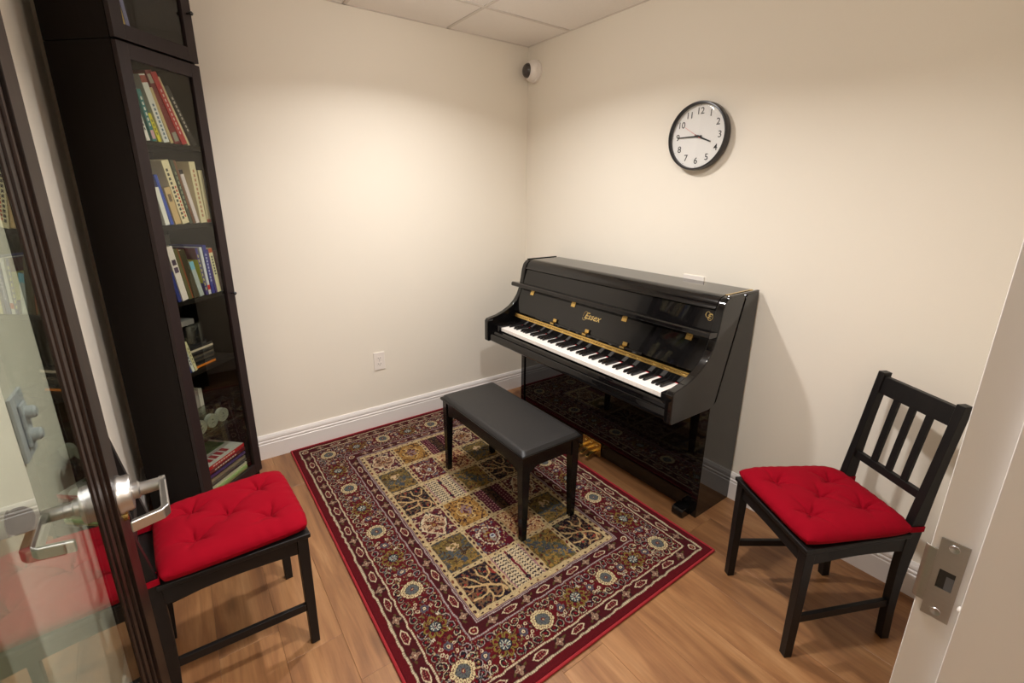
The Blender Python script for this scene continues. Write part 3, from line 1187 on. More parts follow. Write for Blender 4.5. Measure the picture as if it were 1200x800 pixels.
for yy in (-.514, -.896, -1.277, -1.652):
    zz_ = .909
    mb = MB()
    mb.hexa([(fbx(.884) - .004, yy - .016, .884), (fbx(.884) + .001, yy - .016, .884), (fbx(.884) + .001, yy + .016, .884), (fbx(.884) - .004, yy + .016, .884)],
            [(fbx(.908) - .004, yy - .016, .908), (fbx(.908) + .001, yy - .016, .908), (fbx(.908) + .001, yy + .016, .908), (fbx(.908) - .004, yy + .016, .908)])
    mb.tube([(fbx(.911) - .004, yy - .016, .911), (fbx(.911) - .004, yy + .016, .911)], .004, 10)
    obj('ledge_hinge', mb, M['brass'], piano, smooth=True)
obj('fall_rail', MB().prism([(-.388, .774), (-.402, .778), (-.406, .772), (-.404, .762), (-.388, .760)], -.640, -1.455, 'y'), PM, piano, 0.002)
for yy in (-.799, -1.066, -1.335):
    mb = MB()
    mb.box(-.4085, -.388, yy - .014, yy + .014, .7785, .7815)
    mb.box(-.4085, -.405, yy - .014, yy + .014, .768, .7815)
    mb.add([(-.388, yy - .014, .780), (-.388, yy + .014, .780), (-.383, yy + .014, .796), (-.383, yy - .014, .796), (-.384, yy - .014, .780), (-.384, yy + .014, .780), (-.379, yy + .014, .796), (-.379, yy - .014, .796)],
           [(0, 1, 2, 3), (7, 6, 5, 4), (0, 4, 5, 1), (1, 5, 6, 2), (2, 6, 7, 3), (3, 7, 4, 0)])
    obj('rail_hinge', mb, M['brass'], piano)
hg = MB()
hg.prism([(-.386, .757), (-.400, .757), (-.409, .737), (-.395, .737)], -.428, -1.722, 'y')
hinge = obj('fallboard_hinge', hg, M['brass'], piano, label='long brass hinge strip')
kn = MB()
q = -.430
while q > -1.72:
    kn.tube([(-.4065, q, .748), (-.4065, q - .016, .748)], .0042, 8)
    q -= .020
obj('hinge_knuckles', kn, M['brass'], hinge, smooth=True)['kind'] = 'stuff'
obj('key_cover', MB().prism([(-.392, .738), (-.409, .738), (-.400, .700), (-.386, .700)], ya_, yb_, 'y'), PM, piano, 0.001)
# lettering
mt = frame((fbx(.858) - .0006, -1.063, .858), (0, -1, 0), (.39, 0, .92))
obj('gold_lettering', text_mb('Essex', .052, mt, .0004, .35, .0003), M['gold'], piano, label='gold script word on the fallboard')
fl = MB()
for k_ in range(24):
    t0, t1_ = k_ / 24, (k_ + 1) / 24
def swash(mb, c, rx, rz, t0, t1, n, wd, surf):
    pts = []
    for q in range(n + 1):
        t = t0 + (t1 - t0) * q / n
        y_ = c[0] - rx * math.cos(t) * (1 - .25 * q / n)
        z_ = c[1] + rz * math.sin(t) * (1 - .25 * q / n)
        pts.append((surf(z_) - .0005, y_, z_))
    mb.tube(pts, wd, 6)
sw = MB()
swash(sw, (-1.010, .858), .018, .026, -2.6, 3.4, 26, .0010, fbx)
obj('gold_flourish', sw, M['gold'], piano, smooth=True)


def upx(z):
    return -.292 - (1.030 - z) / .1 * .026


ew = MB()
swash(ew, (-1.722, 1.0), .013, .017, -2.8, 3.0, 26, .0011, upx)
swash(ew, (-1.708, 1.006), .011, .014, .6, 5.4, 24, .0011, upx)
ew2 = text_mb('E', .03, frame((upx(1.0) - .0008, -1.718, 1.0), (0, -1, 0), (.25, 0, .97)), .0004, .3, .0)
ew.add(ew2.v, ew2.f)
obj('gold_monogram', ew, M['gold'], piano, label='small ornate gold letter at the right end')
# keyboard
kb = obj('keyboard', MB().box(-.535, -.392, -.4655, -1.689, .660, .666), M['gap'], piano)
W0 = .0235
wk = None
KY0 = -.4665
KF, KB_ = -.541, -.394
for q in range(52):
    y0 = KY0 - q * W0
    mb = MB().box(KF, KB_, y0 - .0004, y0 - W0 + .0004, .667, .688)
    if wk is None:
        wk = obj('white_key', mb, M['ivory'], kb, 0.0012)
        first = wk
    else:
        c = first.copy()
        COL.objects.link(c)
        c.location = (0, -q * W0, 0)
bk = None
pat = {0: 1, 2: 1, 3: 1, 5: 1, 6: 1}   # after A, C, D, F, G (white keys counted from A)
for q in range(51):
    if q % 7 in pat:
        y0 = KY0 - (q + 1) * W0
        if bk is None:
            ybase = y0
            h0, h1 = .0070, .0055
            mb = MB().hexa([(-.493, y0 - h0, .686), (-.394, y0 - h0, .686), (-.394, y0 + h0, .686), (-.493, y0 + h0, .686)],
                           [(-.486, y0 - h1, .701), (-.394, y0 - h1, .701), (-.394, y0 + h1, .701), (-.486, y0 + h1, .701)])
            bk = obj('black_key', mb, M['ebony'], kb, 0.0012)
        else:
            c = bk.copy()
            COL.objects.link(c)
            c.location = (0, y0 - ybase, 0)
obj('key_felt', MB().box(-.396, -.393, -.4665, -1.688, .684, .6905), M['felt'], kb, label='thin red felt strip behind the keys')
for y0, y1 in ((ya_, -.4645), (-1.690, yb_)):
    obj('key_block', MB().box(-.556, -.392, y0, y1, .640, .700), PM, piano, 0.003)
obj('key_slip', MB().prism([(-.545, .640), (-.545, .660), (-.556, .663), (-.568, .658), (-.570, .640)], ya_, yb_, 'y'), PM, piano, 0.001)
obj('keybed', MB().prism([(-.040, .588), (-.040, .640), (-.580, .640), (-.584, .634), (-.584, .598), (-.576, .590)], ya_, yb_, 'y'), PM, piano, 0.0015)
# lower case
obj('lower_panel', MB().box(-.290, -.272, ya_, yb_, .030, .588), PM, piano, 0.001)
obj('bottom_board', MB().box(-.28, -.04, ya_, yb_, .012, .04), PM, piano)
toe = [(-.298, 0), (-.352, 0), (-.362, .010), (-.362, .038), (-.350, .048), (-.298, .050)]
for y0, y1 in ((-1.682, -1.742), (-.395, -.455)):
    obj('toe_block', MB().prism(toe, y0, y1, 'y'), PM, piano, 0.004, 3)
# pedals
pl = obj('pedal_plate', MB().box(-.2965, -.2925, -.995, -1.142, .012, .100), M['brass'], piano, 0.001)
for yy in (-1.025, -1.069, -1.113):
    obj('screw_cap', MB().lathe([(.009, 0), (.009, .004), (.006, .010), (.002, .012)], (-.296, yy, .078), (-1, 0, 0), 16), M['brass'], pl, smooth=True)
    obj('pedal', MB().prism([(-.28, .040), (-.28, .052), (-.33, .054), (-.365, .046), (-.385, .036), (-.383, .028), (-.36, .034), (-.33, .042)], yy - .011, yy + .011, 'y'), M['brass'], piano, 0.003, 3)

# ================================================================== BENCH
BX0, BX1, BY0, BY1, BZ = -1.104, -.757, -1.441, -.698, .466
bench = thing('piano_bench', 'black wooden piano bench with padded black leather seat standing on the rug', 'bench', ((BX0 + BX1) / 2, (BY0 + BY1) / 2, 0.0106))
bm_ = M['chair']
M['benchwood'] = mat('black_satin_wood', (0.005, 0.0045, 0.0043, 1), 0.16, spec=0.35, var=.15, vscale=5)
bm_ = M['benchwood']
# padded top with a soft edge
pad = MB()
nu, nv = 34, 60
gv = []
for i_ in range(nu + 1):
    for j_ in range(nv + 1):
        a, b = i_ / nu, j_ / nv
        ex = min(a, 1 - a) * (BX1 - BX0)
        ey = min(b, 1 - b) * (BY1 - BY0)
        h = lambda e: 1 - math.exp(-e / .006)
        z_ = BZ - .0205 + .016 * min(h(ex), 1) * min(h(ey), 1) + .003 * math.sin(PI * a) * math.sin(PI * b)
        gv.append((BX0 + .006 + (BX1 - BX0 - .012) * a, BY0 + .006 + (BY1 - BY0 - .012) * b, z_))
gf = [(i_ * (nv + 1) + j_, (i_ + 1) * (nv + 1) + j_, (i_ + 1) * (nv + 1) + j_ + 1, i_ * (nv + 1) + j_ + 1) for i_ in range(nu) for j_ in range(nv)]
pad.add(gv, gf)
pad.box(BX0 + .0065, BX1 - .0065, BY0 + .0065, BY1 - .0065, BZ - .034, BZ - .0205)
obj('seat_pad', pad, M['leather'], bench, smooth=True, label='padded black leather seat')
obj('seat_board', MB().box(BX0, BX1, BY0, BY1, BZ - .034, BZ - .0215), bm_, bench, 0.003)
LT, LB = .040, .027


def scallop(a0, a1, z0, z1, dip):
    pts = [(a0, z1)]
    n_ = 12
    pts.append((a0, z0))
    for q in range(n_ + 1):
        t = q / n_
        e = min(t, 1 - t) * 2
        zq = z0 + dip * (1 - math.cos(min(1, e * 3.2) * PI)) / 2
        pts.append((a0 + .015 + (a1 - a0 - .03) * t, zq))
    pts += [(a1, z0), (a1, z1)]
    return pts


for yy in (BY0 + .016, BY1 - .034):
    obj('apron', MB().prism(scallop(BX0 + .04, BX1 - .04, BZ - .118, BZ - .034, .022), yy, yy + .018, 'y'), bm_, bench, 0.001)
for xx in (BX0 + .016, BX1 - .034):
    obj('apron', MB().prism(scallop(BY0 + .04, BY1 - .04, BZ - .118, BZ - .034, .022), xx, xx + .018, 'x'), bm_, bench, 0.001)
ZR = 0.0106
for sx_, x0 in ((1, BX0 + .010), (-1, BX1 - .010)):
    for sy_, y0 in ((1, BY0 + .010), (-1, BY1 - .010)):
        def corner(t, z_, o_):
            pts = [(x0 + o_ * sx_, y0 + o_ * sy_), (x0 + (o_ + t) * sx_, y0 + o_ * sy_), (x0 + (o_ + t) * sx_, y0 + (o_ + t) * sy_), (x0 + o_ * sx_, y0 + (o_ + t) * sy_)]
            if sx_ * sy_ < 0:
                pts = pts[::-1]
            return [(p[0], p[1], z_) for p in pts]
        mb = MB()
        A_, B_, C_ = corner(LB, ZR, .004), corner(LT, BZ - .14, 0), corner(LT, BZ - .034, 0)
        mb.hexa(A_, B_)
        mb2 = MB()
        mb.v += C_
        mb.f = [f for f in mb.f if f != (4, 5, 6, 7)] + [(4, 5, 9, 8), (5, 6, 10, 9), (6, 7, 11, 10), (7, 4, 8, 11), (8, 9, 10, 11)]
        obj('leg', mb, bm_, bench, 0.002)

# ================================================================== CHAIRS
CH_WF, CH_WR, CH_D, CH_LEAN, CH_H, CH_SZ = .1762, .141, .3925, .0628, .895, .447


def make_chair(label, group):
    """local frame: +x runs from the front edge to the back, +y is one side, origin between the front feet"""
    t = thing('dining_chair', label, 'chair', group=group)
    m = M['chair']
    K = dict(parent=t, local=True)
    for s in (1, -1):
        mb = MB()
        a, b = .0135, .0165
        mb.hexa([(-a, s * CH_WF - a, 0), (a, s * CH_WF - a, 0), (a, s * CH_WF + a, 0), (-a, s * CH_WF + a, 0)],
                [(-b, s * CH_WF - b, .430), (b, s * CH_WF - b, .430), (b, s * CH_WF + b, .430), (-b, s * CH_WF + b, .430)])
        obj('leg', mb, m, bevel=.002, **K)
        # rear leg and back post in one bent board
        prof = []
        n_ = 14
        for q in range(n_ + 1):
            z_ = CH_H * q / n_
            lean = max(0, (z_ - .43) / (CH_H - .43))
            cx_ = CH_D - .010 * math.sin(min(1, z_ / .43) * PI) + CH_LEAN * lean ** 1.15
            wd = .0135 + .009 * math.exp(-((z_ - .43) / .16) ** 2) + .002
            prof.append((cx_, wd, z_))
        poly = [(c_ - w_, z_) for c_, w_, z_ in prof] + [(c_ + w_, z_) for c_, w_, z_ in prof[::-1]]
        obj('back_post', MB().prism(poly, s * CH_WR - .0135, s * CH_WR + .0135, 'y'), m, bevel=.002, **K)
        # side apron with arched underside
        n_ = 12
        top, bot = [], []
        for q in range(n_ + 1):
            u_ = .012 + (CH_D - .018 - .012) * q / n_
            w_ = (CH_WF - .002) + (CH_WR - CH_WF + .002) * u_ / CH_D
            arch = .011 * math.sin(PI * q / n_)
            top.append((u_, w_))
            bot.append(.372 + arch)
        mb = MB()
        vs, fs = [], []
        for (u_, w_), zb in zip(top, bot):
            vs += [(u_, s * (w_ + .009), zb), (u_, s * (w_ - .009), zb), (u_, s * (w_ - .009), .430), (u_, s * (w_ + .009), .430)]
        for q in range(n_):
            o_ = q * 4
            for a_ in range(4):
                fs.append((o_ + a_, o_ + (a_ + 1) % 4, o_ + 4 + (a_ + 1) % 4, o_ + 4 + a_))
        fs += [(3, 2, 1, 0), (n_ * 4, n_ * 4 + 1, n_ * 4 + 2, n_ * 4 + 3)]
        mb.add(vs, fs)
        obj('side_apron', mb, m, bevel=.001, **K)
        mb = MB()
        y0, y1 = s * (CH_WF), s * (CH_WR)
        mb.hexa([(.008, y0 - .007, .140), (CH_D - .01, y1 - .007, .140), (CH_D - .01, y1 + .007, .140), (.008, y0 + .007, .140)],
                [(.008, y0 - .007, .168), (CH_D - .01, y1 - .007, .168), (CH_D - .01, y1 + .007, .168), (.008, y0 + .007, .168)])
        obj('stretcher', mb, m, bevel=.0015, **K)
    n_ = 12
    poly = [(-CH_WF + .012, .430)] + [(-CH_WF + .012 + (2 * CH_WF - .024) * q / n_, .372 + .005 * math.sin(PI * q / n_)) for q in range(n_ + 1)] + [(CH_WF - .012, .430)]
    obj('front_apron', MB().prism(poly, -.009, .009, 'x'), m, bevel=.001, **K)
    obj('rear_apron', MB().box(CH_D - .008, CH_D + .010, -CH_WR + .01, CH_WR - .01, .385, .430), m, bevel=.001, **K)
    # seat board
    so = .024
    pl_ = [(-so, -CH_WF - so), (-so, CH_WF + so), (CH_D - .015, CH_WR + so - .004), (CH_D - .015, CH_WR - .016), (CH_D + .02, CH_WR - .016), (CH_D + .02, -CH_WR + .016), (CH_D - .015, -CH_WR + .016), (CH_D - .015, -CH_WR - so + .004)]
    obj('seat', MB().prism(pl_, .430, CH_SZ, 'z'), m, bevel=.004, **K)

    def px(z_):
        return CH_D + CH_LEAN * max(0, (z_ - .43) / (CH_H - .43)) ** 1.15

    def rail(z0, z1, nm, bow=.0):
        mb = MB()
        n_ = 8
        vs, fs = [], []
        for q in range(n_ + 1):
            y_ = -CH_WR + .012 + (2 * CH_WR - .024) * q / n_
            bo = bow * (1 - (2 * q / n_ - 1) ** 2)
            vs += [(px(z0) - .009 + bo, y_, z0), (px(z0) + .009 + bo, y_, z0), (px(z1) + .009 + bo, y_, z1), (px(z1) - .009 + bo, y_, z1)]
        for q in range(n_):
            o_ = q * 4
            for a_ in range(4):
                fs.append((o_ + a_, o_ + (a_ + 1) % 4, o_ + 4 + (a_ + 1) % 4, o_ + 4 + a_))
        fs += [(3, 2, 1, 0), (n_ * 4, n_ * 4 + 1, n_ * 4 + 2, n_ * 4 + 3)]
        mb.add(vs, fs)
        obj(nm, mb, m, bevel=.0015, **K)
    rail(.818, .882, 'top_rail')
    rail(.555, .582, 'lower_rail')
    for q in (-1, 0, 1):
        yc = q * .060
        mb = MB()
        hwid = .0105
        vs, fs = [], []
        n_ = 6
        for j in range(n_ + 1):
            z_ = .575 + (.826 - .575) * j / n_
            c_ = px(z_)
            vs += [(c_ - .006, yc - hwid, z_), (c_ + .006, yc - hwid, z_), (c_ + .006, yc + hwid, z_), (c_ - .006, yc + hwid, z_)]
        for j in range(n_):
            o_ = j * 4
            for a_ in range(4):
                fs.append((o_ + a_, o_ + (a_ + 1) % 4, o_ + 4 + (a_ + 1) % 4, o_ + 4 + a_))
        fs += [(3, 2, 1, 0), (n_ * 4, n_ * 4 + 1, n_ * 4 + 2, n_ * 4 + 3)]
        mb.add(vs, fs)
        obj('slat', mb, m, bevel=.001, **K)
    return t


def make_cushion(label, group, seed, shift=0.0):
    t = thing('seat_cushion', label, 'cushion', group=group)
    n_ = 110
    rg = random.Random(seed)
    u0, u1 = -.030, .372
    tufts = [(.5, .5), (.24, .27), (.24, .73), (.74, .29), (.74, .71)]

    def outline(a, b):
        # a along u, b across; squared-off superellipse corners, rear narrower
        x_, y_ = 2 * a - 1, 2 * b - 1
        # map square to rounded square
        k_ = .10
        xx = x_ * (1 - k_ * y_ ** 6 * .55)
        yy = y_ * (1 - k_ * x_ ** 6 * .55)
        u_ = (u0 + u1) / 2 + xx * (u1 - u0) / 2
        wd = .200 + (.178 - .200) * (xx + 1) / 2
        return u_, yy * wd
    th = .040

    def top(a, b):
        e = min(a, 1 - a, b, 1 - b)
        ex = min(a, 1 - a) * 2
        ey = min(b, 1 - b) * 2
        f_ = (1 - (1 - min(1, ex * 1.9)) ** 2.6) * (1 - (1 - min(1, ey * 1.9)) ** 2.6)
        h = .028 + th * max(0, f_) ** .55
        dep = 0
        for i_, (ta, tb) in enumerate(tufts):
            dx, dy = (a - ta) * .40, (b - tb) * .39
            r_ = math.hypot(dx, dy)
            an = math.atan2(dy, dx)
            wr = .5 + .5 * math.cos(an * (5 + i_ % 2) + i_ * 1.7 + .8 * noise.noise(Vector((r_ * 30, i_ * 3.1, seed))))
            dep += .026 * math.exp(-(r_ / .020) ** 1.2)
            dep += .011 * (wr ** 5) * math.exp(-(r_ / .052) ** 2) * min(1, r_ / .01)
            dep += .009 * math.exp(-(r_ / .06) ** 2)
        big = noise.noise(Vector((a * 3.3 + seed * 5, b * 3.3, 1.3))) * .004
        fine = noise.noise(Vector((a * 9 + seed * 5, b * 9, 4.3))) * .0018
        # puckers running in from the seam
        pk = .0018 * math.sin((a if ey < ex else b) * 60 + 4 * noise.noise(Vector((a * 4, b * 4, seed)))) * math.exp(-e / .05)
        return h - min(dep, .048) * min(1, f_ * 1.2) + (big + fine) * f_ + pk
    vs, fs = [], []
    for i_ in range(n_ + 1):
        for j_ in range(n_ + 1):
            a, b = i_ / n_, j_ / n_
            # concentrate samples near the rim
            a2, b2 = a + .045 * math.sin(2 * PI * a) * -1, b + .045 * math.sin(2 * PI * b) * -1
            u_, w_ = outline(a2, b2)
            # the rim bulges outwards between seam corners
            vs.append((u_, w_, CH_SZ + top(a2, b2)))
    for i_ in range(n_ + 1):
        for j_ in range(n_ + 1):
            a, b = i_ / n_, j_ / n_
            u_, w_ = outline(a, b)
            e = min(a, 1 - a, b, 1 - b)
            z_ = CH_SZ + .0006 + .026 * math.exp(-e / .022)
            vs.append((u_ + (.5 - a) * .02 * (1 if e > .03 else 0), w_ * (1 - .03 * (1 if e > .03 else 0)), z_))
    o_ = (n_ + 1) ** 2
    for i_ in range(n_):
        for j_ in range(n_):
            a_ = i_ * (n_ + 1) + j_
            fs.append((a_, a_ + n_ + 1, a_ + n_ + 2, a_ + 1))
            fs.append((o_ + a_, o_ + a_ + 1, o_ + a_ + n_ + 2, o_ + a_ + n_ + 1))
    rim = [i_ * (n_ + 1) for i_ in range(n_)] + [n_ * (n_ + 1) + j_ for j_ in range(n_)] + [i_ * (n_ + 1) + n_ for i_ in range(n_, 0, -1)] + [j_ for j_ in range(n_, 0, -1)]
    for a_, b_ in zip(rim, rim[1:] + rim[:1]):
        fs.append((a_, b_, b_ + o_, a_ + o_))
    mb = MB().add(vs, fs)
    obj('cushion_body', mb, M['cloth'], t, smooth=True, local=True)
    for s in (1, -1):
        # strap wrapped round the back post
        x0, x1 = CH_D - .0235, CH_D + .0245
        y0, y1 = s * CH_WR - .0155, s * CH_WR + .0155
        z0, z1 = CH_SZ + .004, CH_SZ + .024
        mb = MB()
        tt = .002
        mb.box(x0, x1, y0 - tt, y0, z0, z1).box(x0, x1, y1, y1 + tt, z0, z1)
        mb.box(x0 - tt, x0, y0 - tt, y1 + tt, z0, z1).box(x1, x1 + tt, y0 - tt, y1 + tt, z0, z1)
        mb.box(.345, x0, s * (CH_WR - .006) - .008, s * (CH_WR - .006) + .008, z0 + .006, z1 - .002)
        obj('tie_strap', mb, M['cloth'], t, local=True, bevel=.0008)
    b_ = MB()
    for ta, tb in tufts:
        u_, w_ = outline(ta, tb)
        b_ = MB().lathe([(.004, 0), (.0045, .002), (.002, .0035)], (u_, w_, CH_SZ + top(ta, tb) + .0005), (0, 0, 1), 10)
        obj('tuft_button', b_, M['cloth'], t, smooth=True, local=True)
    return t


for lab, clab, loc, rz, seed in (
        ('black wooden slat back chair beside the white door frame on the right', 'red tufted cushion on the chair at the right wall', (-.5751, -2.2085), -.5274, 1.0),
        ('black wooden chair with its back behind the open glass door on the left', 'red tufted cushion on the chair beside the bookcase', (-1.965, -1.1986), 3.1919, 2.0)):
    ch = make_chair(lab, None)
    ch.location = (loc[0], loc[1], 0.0)
    ch.rotation_euler = (0, 0, rz)
    cu = make_cushion(clab, None, seed)
    cu.location = (loc[0], loc[1], 0.0)
    cu.rotation_euler = (0, 0, rz)

# ================================================================== BOOKCASE (across the back left corner)
TH = PI / 4
BRX, BRY = -1.943, -.2302


def Bk(a, b, z):   # a: from the right front edge to the left, b: into the case
    return (BRX - math.sin(TH) * a - math.cos(TH) * b, BRY - math.cos(TH) * a + math.sin(TH) * b, z)


CWD, CDP = .3725, .300
case = thing('bookcase', 'tall narrow black brown bookcase with glass doors set across the corner', 'bookcase', Bk(CWD / 2, CDP / 2, 0))


def bb(mb, a0, a1, b0, b1, z0, z1):
    p = [(a0, b0), (a1, b0), (a1, b1), (a0, b1)]
    return mb.hexa([Bk(a, b, z0) for a, b in p], [Bk(a, b, z1) for a, b in p])


cm, cf = M['case'], M['case_front']
G0, G1 = .020, .300
ZT = 2.37
for nm, a0, a1 in (('side_panel', 0, .018), ('side_panel', CWD - .018, CWD)):
    obj(nm, bb(MB(), a0, a1, G0 + .001, G1, 0, 2.0235), cm, case, .0008)
    obj(nm, bb(MB(), a0, a1, G0 + .001, G1, 2.0255, ZT), cm, case, .0008)
obj('back_panel', bb(MB(), .018, CWD - .018, G1 - .008, G1 - .002, .06, ZT - .01), cm, case)
SHELF = [.085, .410, .732, 1.052, 1.372, 1.695]
obj('plinth', bb(MB(), .018, CWD - .018, .045, .06, 0, .068), cm, case)
for z_ in SHELF + [2.0225, 2.0435 + .001, ZT]:
    obj('shelf', bb(MB(), .018, CWD - .018, G0 + .006, G1 - .008, z_ - .018, z_), cm, case, .0006)


def case_door(z0, z1, knob, handle_a):
    d_ = obj('door', bb(MB(), .0015, .048, 0, .019, z0, z1), cf, case, .0015)
    bb_ = MB()
    obj('door_stile', bb(MB(), CWD - .048, CWD - .0015, 0, .019, z0, z1), cf, d_, .0015)
    obj('door_rail', bb(MB(), .048, CWD - .048, .0005, .0185, z0, z0 + .052), cf, d_, .001)
    obj('door_rail', bb(MB(), .048, CWD - .048, .0005, .0185, z1 - .052, z1), cf, d_, .001)
    obj('door_glass', bb(MB(), .047, CWD - .047, .010, .0105, z0 + .05, z1 - .05), M['case_glass'], d_)
    ax = Vector(Bk(0, -1, 0)) - Vector(Bk(0, 0, 0))
    obj('knob', MB().lathe([(.004, 0), (.0035, .010), (.0075, .016), (.008, .022), (.004, .026)], Bk(.024, 0, knob), ax, 16), M['blackframe'], d_, smooth=True)


case_door(.070, 2.020, 1.040, 0)
case_door(2.0285, 2.366, 2.209, 0)


def flatmat(rgb, rough=.5):
    key = 'cover_%d_%d_%d' % rgb
    if key not in M:
        M[key] = mat(key, srgb(*rgb), rough, var=.05, vscale=25)
    return M[key]


PAGE = (226, 214, 190)


def book(label, a, tk, h, dep, rec, zs, lean, spine, cover=None, group=None, marks=(), cat='book', page=PAGE, top_label=None):
    """a: right bottom edge on the shelf, tk thickness (towards the left), lean > 0 tips the top to the left."""
    cover = cover or spine
    root = thing('book', label, cat, Bk(a + tk / 2, rec + dep / 2, zs), group=group)
    cl, sl_ = math.cos(lean), math.sin(lean)

    def Q(x_, b_, z_):    # book frame: x_ across thickness 0..tk, z_ up
        ax_ = a + x_ * cl + z_ * sl_
        zz_ = zs + .0004 + z_ * cl - x_ * sl_ + tk * sl_
        return Bk(ax_, rec + b_, zz_)

    def qb(mb, x0, x1, b0, b1, z0, z1):
        p = [(x0, b0), (x1, b0), (x1, b1), (x0, b1)]
        return mb.hexa([Q(u_, v_, z0) for u_, v_ in p], [Q(u_, v_, z1) for u_, v_ in p])
    c = min(.0022, tk * .2)
    mb = MB()
    qb(mb, 0, c, 0, dep, 0, h)
    qb(mb, tk - c, tk, 0, dep, 0, h)
    qb(mb, c, tk - c, 0, .0016, 0, h)
    obj('cover', mb, flatmat(spine), root, 0)
    obj('pages', qb(MB(), c, tk - c, .0018, dep - .004, .003, h - .003), flatmat(page, .8), root)
    for (z0, z1, x0, x1, rgb) in marks:
        obj('spine_print', qb(MB(), tk * x0, tk * x1, -.0006, .0001, h * z0, h * z1), flatmat(rgb), root)
    if top_label:
        for z0, z1, rgb in top_label:
            obj('cover_band', qb(MB(), tk - .0001, tk + .0006, .0, dep, h * z0, h * z1), flatmat(rgb), root)
    return root


S1, S2, S3, S4, S5, S0 = 1.695, 1.372, 1.052, .732, .410, .085
R = .034
LN = lambda dx, dz: math.atan2(dx, dz)
WHT, INK = (235, 230, 222), (40, 36, 36)
# --- first shelf below the top (leaning left)
def txt(rgb, n=7, z0=.25, z1=.85, x0=.3, x1=.65):
    return [(z0 + (z1 - z0) * k_ / n, z0 + (z1 - z0) * (k_ + .62) / n, x0, x1, rgb) for k_ in range(n)]


g1 = 'books on the top shelf'
book('black spined book at the right end of the top shelf', .048, .020, .235, .17, R, S1, .42, (44, 38, 36), marks=txt((190, 182, 170), 9), group=g1)
book('cream book between the red and black books on the top shelf', .084, .010, .262, .18, R, S1, .37, (214, 196, 158), group=g1)
book('tall bright red book on the top shelf', .097, .026, .272, .19, R, S1, .355, (178, 26, 34), marks=txt((226, 190, 184), 10, .15, .8, .4, .62), group=g1)
book('dark red book leaning behind the bright red one', .128, .030, .270, .19, R + .004, S1, .30, (120, 22, 26), marks=[(.03, .16, .1, .8, (150, 146, 130)), (.83, .95, .1, .9, (170, 160, 142))], group=g1)
book('thin beige book beside the white one on the top shelf', .166, .014, .205, .17, R, S1, .27, (196, 172, 124), group=g1)
book('white spined book on the top shelf', .186, .026, .245, .18, R, S1, .24, (226, 224, 220), marks=txt((90, 110, 130), 9, .05, .6, .3, .6) + [(.88, .98, 0, 1, (150, 60, 46))], group=g1)
book('short yellow book on the top shelf', .222, .014, .105, .15, R, S1, .27, (218, 206, 40), marks=txt((120, 116, 40), 4), group=g1)
book('teal book near the left end of the top shelf', .244, .017, .185, .16, R, S1, .17, (44, 120, 120), marks=[(.05, .22, .1, .9, (220, 170, 176))] + txt(WHT, 6, .3, .9), group=g1)
book('white book at the left end of the top shelf', .273, .014, .150, .15, R, S1, .20, (232, 228, 222), marks=txt(INK, 6), group=g1)
# --- second shelf
g2 = 'books on the second shelf'
book('pale cream book at the right end of the second shelf', .036, .022, .225, .17, R, S2, .03, (222, 206, 166), marks=[(.0, .06, 0, 1, (160, 60, 40))], group=g2)
book('cream book with red lettering upright on the second shelf', .062, .032, .258, .18, R, S2, .055, (226, 210, 172), marks=txt((180, 120, 90), 11, .1, .9, .35, .6), group=g2)
book('white and dark slim book leaning on the second shelf', .103, .018, .225, .17, R, S2, .20, (222, 206, 204), marks=[(.92, 1, 0, 1, (40, 30, 30))], group=g2)
book('brown slim book on the second shelf', .126, .010, .262, .17, R, S2, .19, (120, 72, 46), group=g2)
book('dark green book on the second shelf', .139, .014, .262, .17, R, S2, .18, (60, 68, 52), marks=txt((150, 160, 130), 8), group=g2)
book('cream book with large red and black title on the second shelf', .158, .034, .258, .18, R, S2, .20, (230, 214, 176), marks=txt((60, 52, 48), 12, .08, .9, .5, .78) + txt((190, 60, 44), 9, .1, .62, .16, .36), group=g2)
book('short tan book on the second shelf', .200, .028, .150, .16, R, S2, .17, (206, 172, 122), marks=[(.62, .82, .25, .75, (110, 84, 56))], group=g2)
book('bright blue book on the second shelf', .236, .014, .200, .16, R, S2, .19, (34, 70, 170), group=g2)
book('white book at the left end of the second shelf', .256, .020, .150, .16, R, S2, .14, (236, 232, 226), group=g2)
# --- third shelf
g3 = 'books on the third shelf'
book('dark red slim book at the right end of the third shelf', .026, .012, .190, .16, R, S3, .03, (90, 24, 28), group=g3)
book('cream book with dark lettering on the third shelf', .044, .022, .205, .16, R, S3, .08, (232, 220, 176), marks=txt(INK, 7, .4, .85) + [(.9, 1, 0, 1, (190, 90, 50))], group=g3)
book('purple slim book on the third shelf', .068, .010, .200, .16, R, S3, .07, (70, 44, 120), group=g3)
book('blue spined book upright on the third shelf', .082, .018, .222, .17, R, S3, .05, (44, 48, 140), marks=txt((190, 190, 220), 9), group=g3)
book('white book with a red mark on the third shelf', .104, .014, .215, .17, R, S3, .06, (216, 214, 220), marks=[(.1, .2, 0, 1, (196, 30, 40))], group=g3)
book('purple spined book with maroon and lime cover on the third shelf', .122, .012, .215, .18, R, S3, .09, (54, 40, 120), marks=txt((220, 214, 120), 8, .1, .9), group=g3, top_label=((.76, 1, (100, 20, 44)), (.26, .76, (190, 190, 60))))
book('slim pale blue book on the third shelf', .146, .022, .160, .16, R, S3, .19, (178, 184, 180), marks=[(.78, 1, 0, 1, (120, 180, 200))], group=g3)
book('dark olive book on the third shelf', .172, .030, .215, .17, R, S3, .18, (62, 54, 32), group=g3)
book('green and brown book on the third shelf', .206, .022, .222, .17, R, S3, .16, (98, 92, 56), marks=[(.0, 1, 0, .25, (140, 70, 40))], group=g3)
